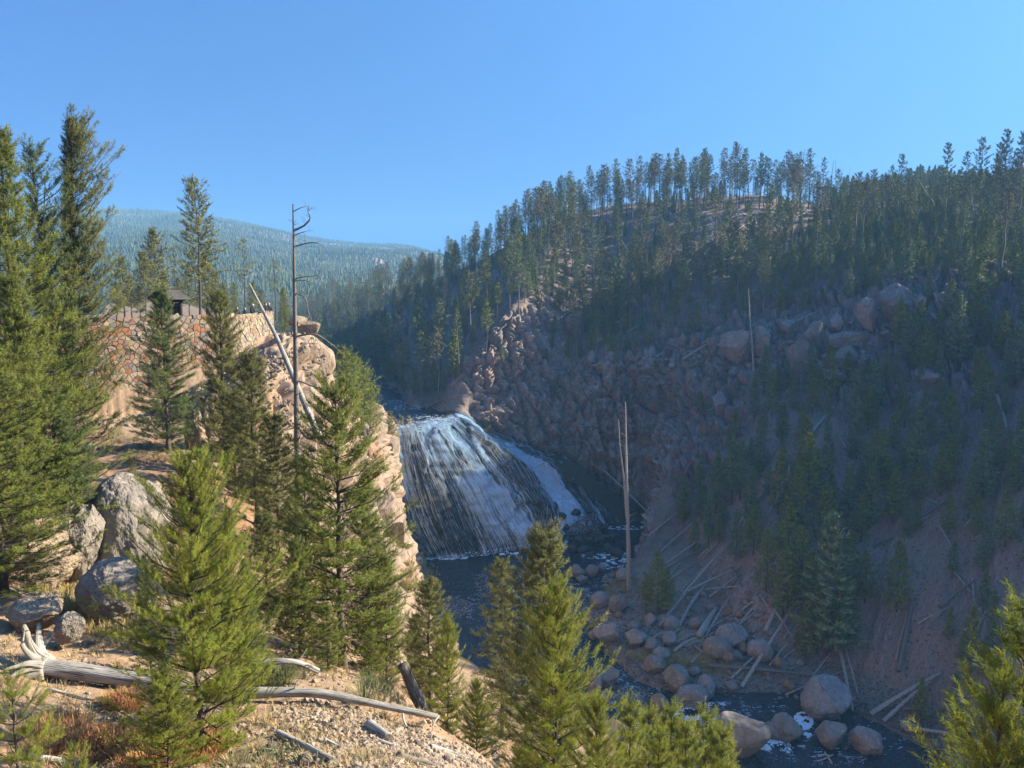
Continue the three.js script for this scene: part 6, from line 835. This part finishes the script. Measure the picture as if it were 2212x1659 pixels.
// ---------------------------------------------------------------- people at the overlook
{
  const capsule = (p, a, b, ra, rb) => { const d = b.clone().sub(a), t = clamp(p.clone().sub(a).dot(d) / d.lengthSq()); return p.distanceTo(a.clone().addScaledVector(d, t)) - lerp(ra, rb, t); };
  const smin = (a, b, k) => { const h = clamp(0.5 + 0.5 * (b - a) / k); return lerp(b, a, h) - k * h * (1 - h); };
  function body(turn, bend) {                                              // standing, arms folded forward on the wall
    const H = V(0.02, 1.60, 0.02 + bend), bones = [[V(0, 0.95, 0), V(0, 1.38, bend * 0.7), 0.155, 0.17, 1], [V(-0.12, 1.36, bend * 0.7), V(0.12, 1.36, bend * 0.7), 0.10, 0.10, 1], [V(0, 1.40, bend * 0.8), V(0, 1.52, bend), 0.062, 0.055, 2], [H, V(0.02, 1.65, bend + 0.01), 0.088, 0.098, 2], [V(0.02, 1.58, bend + 0.085), V(0.02, 1.60, bend + 0.1), 0.018, 0.014, 2]];
    for (const s of [-1, 1]) { const sh = V(s * 0.205, 1.36, bend * 0.7), el = V(s * 0.27, 1.08, bend * 0.7 + 0.06), wr = V(s * 0.14, 1.04, bend * 0.7 + 0.30); bones.push([sh, el, 0.075, 0.058, 1], [el, wr, 0.055, 0.042, 1], [wr, wr.clone().add(V(-s * 0.03, 0, 0.07)), 0.036, 0.03, 2]); for (let f = 0; f < 4; f++) bones.push([wr.clone().add(V(-s * 0.03 + (f - 1.5) * 0.018, 0, 0.07)), wr.clone().add(V(-s * 0.035 + (f - 1.5) * 0.02, -0.03, 0.135 - Math.abs(f - 1.5) * 0.012)), 0.012, 0.009, 2]); bones.push([wr.clone().add(V(-s * 0.045, 0, 0.03)), wr.clone().add(V(-s * 0.085, -0.01, 0.08)), 0.013, 0.01, 2]); const hip = V(s * 0.095, 0.92, 0), kn = V(s * 0.10, 0.5, 0.02), an = V(s * 0.10, 0.08, 0); bones.push([hip, kn, 0.095, 0.065, 3], [kn, an, 0.06, 0.042, 3], [an, V(s * 0.11, 0.04, 0.14), 0.045, 0.035, 4]); }
    const n = 72, mc = new MarchingCubes(n, new THREE.MeshBasicMaterial(), false, false, 60000); mc.isolation = 0; const p = V(); const S = 0.95, field = mc.field;
    for (let z = 0; z < n; z++) for (let y = 0; y < n; y++) for (let x = 0; x < n; x++) { p.set(((x - n / 2) / (n / 2)) * S, ((y - n / 2) / (n / 2)) * S + 0.9, ((z - n / 2) / (n / 2)) * S); let d = 9; if (Math.abs(p.x) < 0.45 && Math.abs(p.z) < 0.6) for (const b of bones) d = smin(d, capsule(p, b[0], b[1], b[2], b[3]), 0.025); field[x + y * n + z * n * n] = -d; }
    mc.update(); const c = mc.count, g = new THREE.BufferGeometry(), pos = new Float32Array(c * 3), col = new Float32Array(c * 3);
    for (let k = 0; k < c; k++) { p.set(mc.positionArray[k * 3] * S, mc.positionArray[k * 3 + 1] * S + 0.9, mc.positionArray[k * 3 + 2] * S); pos.set([p.x, p.y, p.z], k * 3); let best = 9, id = 1; for (const b of bones) { const d = capsule(p, b[0], b[1], b[2], b[3]); if (d < best) { best = d; id = b[4]; } } col.set([[0.012, 0.014, 0.022], [0.45, 0.27, 0.19], [0.04, 0.045, 0.06], [0.03, 0.025, 0.02]][id - 1], k * 3); }
    g.setAttribute('position', new THREE.BufferAttribute(pos, 3)); g.setAttribute('color', new THREE.BufferAttribute(col, 3)); const q = mergeVertices(g, 1e-3); q.computeVertexNormals();
    const hair = new THREE.SphereGeometry(0.112, 16, 12, 0, 6.3, 0, 1.75); const hp = hair.attributes.position; for (let k = 0; k < hp.count; k++) { const z = hp.getZ(k), y = hp.getY(k); if (z > 0.05 && y < 0.045) hp.setXYZ(k, hp.getX(k) * 0.85, Math.max(y, 0.045), 0.06); } hair.computeVertexNormals();
    return { q, hair, H };
  }
  const A = body(0, 0), B = body(0, 0.12), cloth = mat({ vertexColors: true, roughness: 0.9 });
  [[573, 61.5, A, 1, 0.3, [0.015, 0.013, 0.012], 'person in a dark jacket with dark hair standing at the wall end', 1.0], [579, 62.4, B, 1, -0.3, [0.33, 0.31, 0.29], 'person in a dark jacket with grey hair beside the dark-haired person', 1.0], [543, 60.2, B, 1, 0.5, [0.62, 0.58, 0.5], 'white-haired person in a navy jacket leaning on the wall', 0.96], [511, 57.4, A, 1, 0.2, [0.02, 0.017, 0.014], 'dark-haired person mostly hidden by the stone wall', 0.86], [528.5, 58.8, A, 1, 0.1, [0.45, 0.36, 0.24], 'child with fair hair peeking over the stone wall', 0.8]].forEach(([px, Z, b, s, t, h, l, k]) => {
    const o = new THREE.Group(), p = at(px, 660, Z); part('body', b.q, cloth, o); const hr = part('hair', b.hair, mat({ rgb: h }), o); hr.position.set(b.H.x, b.H.y + 0.045, b.H.z - 0.015);
    o.position.set(p.x, TERRACE + 0.02, -Z); o.rotation.y = 0.9 + t; o.scale.setScalar(k); top(o, 'person', l, 'person');
  });
}

// ---------------------------------------------------------------- grass, litter, foam
function tuft(seed, n, h, spread, c0, c1) { const R = rng(seed), mb = new MB(); for (let k = 0; k < n; k++) { const a = R() * 6.283, r = spread * R(), x = Math.cos(a) * r * 0.4, z = Math.sin(a) * r * 0.4, H = h * (0.5 + 0.6 * R()), bx = Math.cos(a) * r * 1.3, bz = Math.sin(a) * r * 1.3, w = 0.0035 + 0.004 * R(), c = c0.map((v, i) => lerp(v, c1[i], R())), s = mb.n, tx = -Math.sin(a) * w, tz = Math.cos(a) * w; mb.v(x - tx, 0, z - tz, c); mb.v(x + tx, 0, z + tz, c); mb.v(x + bx * 0.5 - tx * 0.7, H * 0.65, z + bz * 0.5 - tz * 0.7, c); mb.v(x + bx * 0.5 + tx * 0.7, H * 0.65, z + bz * 0.5 + tz * 0.7, c); mb.v(x + bx, H * (0.9 - 0.3 * R()), z + bz, c); mb.tri(s, s + 1, s + 3); mb.tri(s, s + 3, s + 2); mb.tri(s + 2, s + 3, s + 4); } return mb.geo(false); }
function scatter(name, label, geo, n, pick, s0, s1, m = forestMat, cat = 'grass') { const R = rng(name.length * 7 + n), im = new THREE.InstancedMesh(geo, m, n), mx = new THREE.Matrix4(), q = new THREE.Quaternion(), c = new THREE.Color(); let k = 0; for (let t = 0; t < n * 8 && k < n; t++) { const p = pick(R); if (!p) continue; const s = lerp(s0, s1, R()); q.setFromEuler(new THREE.Euler((R() - 0.5) * 0.3, R() * 6.283, (R() - 0.5) * 0.3)); mx.compose(p, q, V(s, s * (0.8 + 0.4 * R()), s)); im.setMatrixAt(k, mx); const b = 0.8 + 0.4 * R(); im.setColorAt(k, c.setRGB(b, b, b)); k++; } im.count = k; top(im, name, label, cat, undefined, 'stuff'); }
const straw = tuft(1, 26, 0.42, 0.22, [0.46, 0.34, 0.15], [0.36, 0.30, 0.12]), red = tuft(2, 24, 0.28, 0.18, [0.34, 0.13, 0.05], [0.40, 0.24, 0.09]), short = tuft(3, 18, 0.14, 0.16, [0.42, 0.29, 0.17], [0.30, 0.18, 0.09]), scrub = tuft(4, 40, 0.35, 0.4, [0.085, 0.10, 0.03], [0.14, 0.13, 0.04]);
const blob = (list) => (R) => { const [px, py, rx, ry] = list[Math.floor(R() * list.length)], a = R() * 6.283, r = Math.sqrt(R()); return ground(px + Math.cos(a) * rx * r, py + Math.sin(a) * ry * r); };
scatter('dry_grass', 'yellow dry grass between the boulders on the near slope', straw, 420, blob([[150, 1300, 80, 30], [230, 1335, 90, 40], [290, 1370, 80, 40], [180, 1270, 60, 20], [205, 1215, 40, 20]]), 0.5, 1.1);
scatter('red_grass', 'reddish dry grass under the bristly sapling', red, 520, blob([[230, 1620, 110, 40], [140, 1600, 90, 40], [300, 1640, 90, 30], [270, 1528, 40, 12], [430, 1620, 60, 30]]), 0.5, 1.2);
scatter('slope_stubble', 'short dry stubble and litter over the near slope', short, 2600, (R) => { const Z = 8 + 22 * R() * R(), x = lerp(-0.72 * Z, -0.12 * Z, R()); return R() < clamp(0.35 + 0.9 * fbm(x * 0.5, 3, Z * 0.5, 3)) ? V(x, nearY(x, Z) - 0.01, -Z) : null; }, 0.35, 1.0);
scatter('slope_scrub', 'low green scrub on the rocks of the near slope', scrub, 260, blob([[160, 1110, 50, 18], [240, 1070, 60, 16], [210, 1085, 40, 14], [560, 1690, 60, 10], [820, 1500, 50, 30], [600, 1470, 60, 20], [330, 985, 60, 20], [250, 960, 60, 20]]), 0.5, 1.1);
scatter('bank_grass', 'brown and yellow grass on the river banks', straw, 1500, blob([[905, 1245, 45, 35], [1400, 1418, 50, 12], [1450, 1425, 60, 14], [1520, 1430, 60, 16], [1340, 1265, 40, 30], [1560, 1450, 80, 14], [870, 925, 30, 30], [1420, 1270, 40, 30]]), 1.0, 2.2);
// grass islet in mid-stream
{
  const g = new THREE.Group(), c = onPlane(1338, 1418, -53.3), R = rng(12), bar = rockGeo(300, 10, { cuts: 3, cut: 0.9, rough: 0.12 }); const b = part('gravel_bar', bar, mat({ rgb: [0.22, 0.19, 0.16], map: rockMap, bumpMap: rockBump, bumpScale: 0.1 }), g); b.scale.set(2.6, 0.5, 1.7); b.position.set(0, -0.1, 0);
  const im = new THREE.InstancedMesh(straw, forestMat, 150), mx = new THREE.Matrix4(), q = new THREE.Quaternion(); for (let k = 0; k < 150; k++) { const a = R() * 6.283, r = Math.sqrt(R()); q.setFromAxisAngle(V(0, 1, 0), R() * 6); mx.compose(V(-0.3 + Math.cos(a) * r * 2.0, 0.28, -0.3 + Math.sin(a) * r * 1.2), q, V(1.6, 1.9, 1.6)); im.setMatrixAt(k, mx); } im.name = 'grass_tufts'; im.userData.kind = 'stuff'; g.add(im);
  g.position.copy(c); top(g, 'grass_islet', 'small gravel islet with yellow grass in mid-stream', 'islet');
}
// foam on the river: small floating shreds, dense in the rapids
{
  const R = rng(515), mb = new MB();
  const shred = (p, s, up, along) => { const n = 6, c = mb.n, k = 0.75 + 0.5 * R(); mb.v(p.x, p.y + up, p.z); for (let a = 0; a < n; a++) { const t = a / n * 6.283, r = s * (0.55 + 0.8 * R()); mb.v(p.x + Math.cos(t) * r * k * along[0], p.y + up * 0.25, p.z + Math.sin(t) * r * along[1]); } for (let a = 0; a < n; a++) mb.tri(c, c + 1 + (a + 1) % n, c + 1 + a); };
  const patch = (px, py, rx, ry, n, s0, s1, along = [1.4, 0.8], up = 0.04) => { for (let k = 0; k < n * 4; k++) { const a = R() * 6.283, r = Math.sqrt(R()), x = px + Math.cos(a) * rx * r, y = py + Math.sin(a) * ry * r; let p = onPlane(x, y, -52.6); p.y = lowerY(p.x, -p.z); p = onPlane(x, y, p.y); p.y = lowerY(p.x, -p.z) + 0.05; if (noise(p.x * 0.8, 3, p.z * 0.8) + 0.4 * noise(p.x * 3, 5, p.z * 3) < 0.02) continue; shred(p, 0.46 * lerp(s0, s1, R() * R()), up * (0.5 + R()), along); } };
  patch(990, 1312, 45, 26, 260, 0.03, 0.16); patch(1062, 1262, 45, 34, 420, 0.03, 0.14); patch(1010, 1280, 90, 60, 160, 0.03, 0.14); patch(1100, 1330, 120, 60, 200, 0.03, 0.12); patch(1240, 1290, 40, 30, 420, 0.03, 0.2); patch(1270, 1265, 50, 20, 200, 0.03, 0.16); patch(1350, 1505, 50, 22, 300, 0.02, 0.14); patch(1300, 1490, 60, 20, 160, 0.02, 0.12);
  patch(1045, 1193, 90, 8, 700, 0.1, 0.5, [1.6, 0.8], 0.12); patch(960, 1206, 60, 4, 260, 0.1, 0.4); patch(1200, 1172, 26, 10, 420, 0.1, 0.45, [1.4, 1], 0.2); patch(1330, 1205, 30, 14, 260, 0.08, 0.4); patch(1318, 1222, 30, 8, 120, 0.08, 0.3); patch(1290, 1200, 40, 8, 160, 0.08, 0.35); patch(1355, 1140, 50, 5, 260, 0.1, 0.4); patch(1315, 1255, 14, 18, 120, 0.05, 0.25);
  patch(1655, 1600, 40, 22, 700, 0.06, 0.3, [1.6, 0.8], 0.1); patch(1690, 1615, 50, 14, 240, 0.05, 0.22); patch(1735, 1560, 22, 20, 420, 0.06, 0.3, [1, 1.2], 0.1); patch(1740, 1590, 14, 6, 120, 0.05, 0.2); patch(1490, 1545, 40, 14, 340, 0.06, 0.26); patch(1540, 1560, 50, 14, 240, 0.05, 0.22); patch(1540, 1525, 30, 5, 120, 0.05, 0.2); patch(1400, 1465, 34, 10, 70, 0.04, 0.2); patch(1430, 1480, 14, 20, 60, 0.04, 0.18); patch(1150, 1350, 40, 8, 120, 0.04, 0.22); patch(1375, 1470, 40, 16, 70, 0.03, 0.14); patch(1020, 1480, 20, 20, 60, 0.04, 0.14); patch(1780, 1640, 120, 16, 90, 0.03, 0.12);
  patch(1500, 1555, 160, 40, 160, 0.05, 0.26, [3.2, 0.4], 0.01); patch(1800, 1600, 170, 50, 160, 0.05, 0.26, [3.2, 0.4], 0.01); patch(1100, 1300, 120, 90, 140, 0.05, 0.22, [2.4, 0.5], 0.01); patch(1380, 1470, 60, 50, 90, 0.05, 0.22, [2.4, 0.7], 0.01); patch(1600, 1530, 120, 14, 120, 0.05, 0.24, [3.4, 0.3], 0.01);
  const up = (px, py, rx, ry, n, s1) => { for (let k = 0; k < n; k++) { const x = px + (R() * 2 - 1) * rx, y = py + (R() * 2 - 1) * ry, p = ground(x, y); if (!p) continue; p.y += 0.04; shred(p, 0.05 + s1 * R() * R(), 0.06, [1.5, 0.5]); } };
  up(930, 905, 50, 10, 260, 0.3); up(880, 880, 30, 6, 90, 0.3); up(900, 925, 50, 8, 260, 0.3); up(858, 868, 18, 4, 50, 0.3); up(960, 910, 26, 8, 260, 0.35);
  top(new THREE.Mesh(mb.geo(false), M.foam), 'river_foam', 'white foam flecks and rapids on the dark river', 'foam', undefined, 'stuff');
  // pebbles showing in the shallows
}
console.log('children', scene.children.length);

renderer.render(scene, camera);
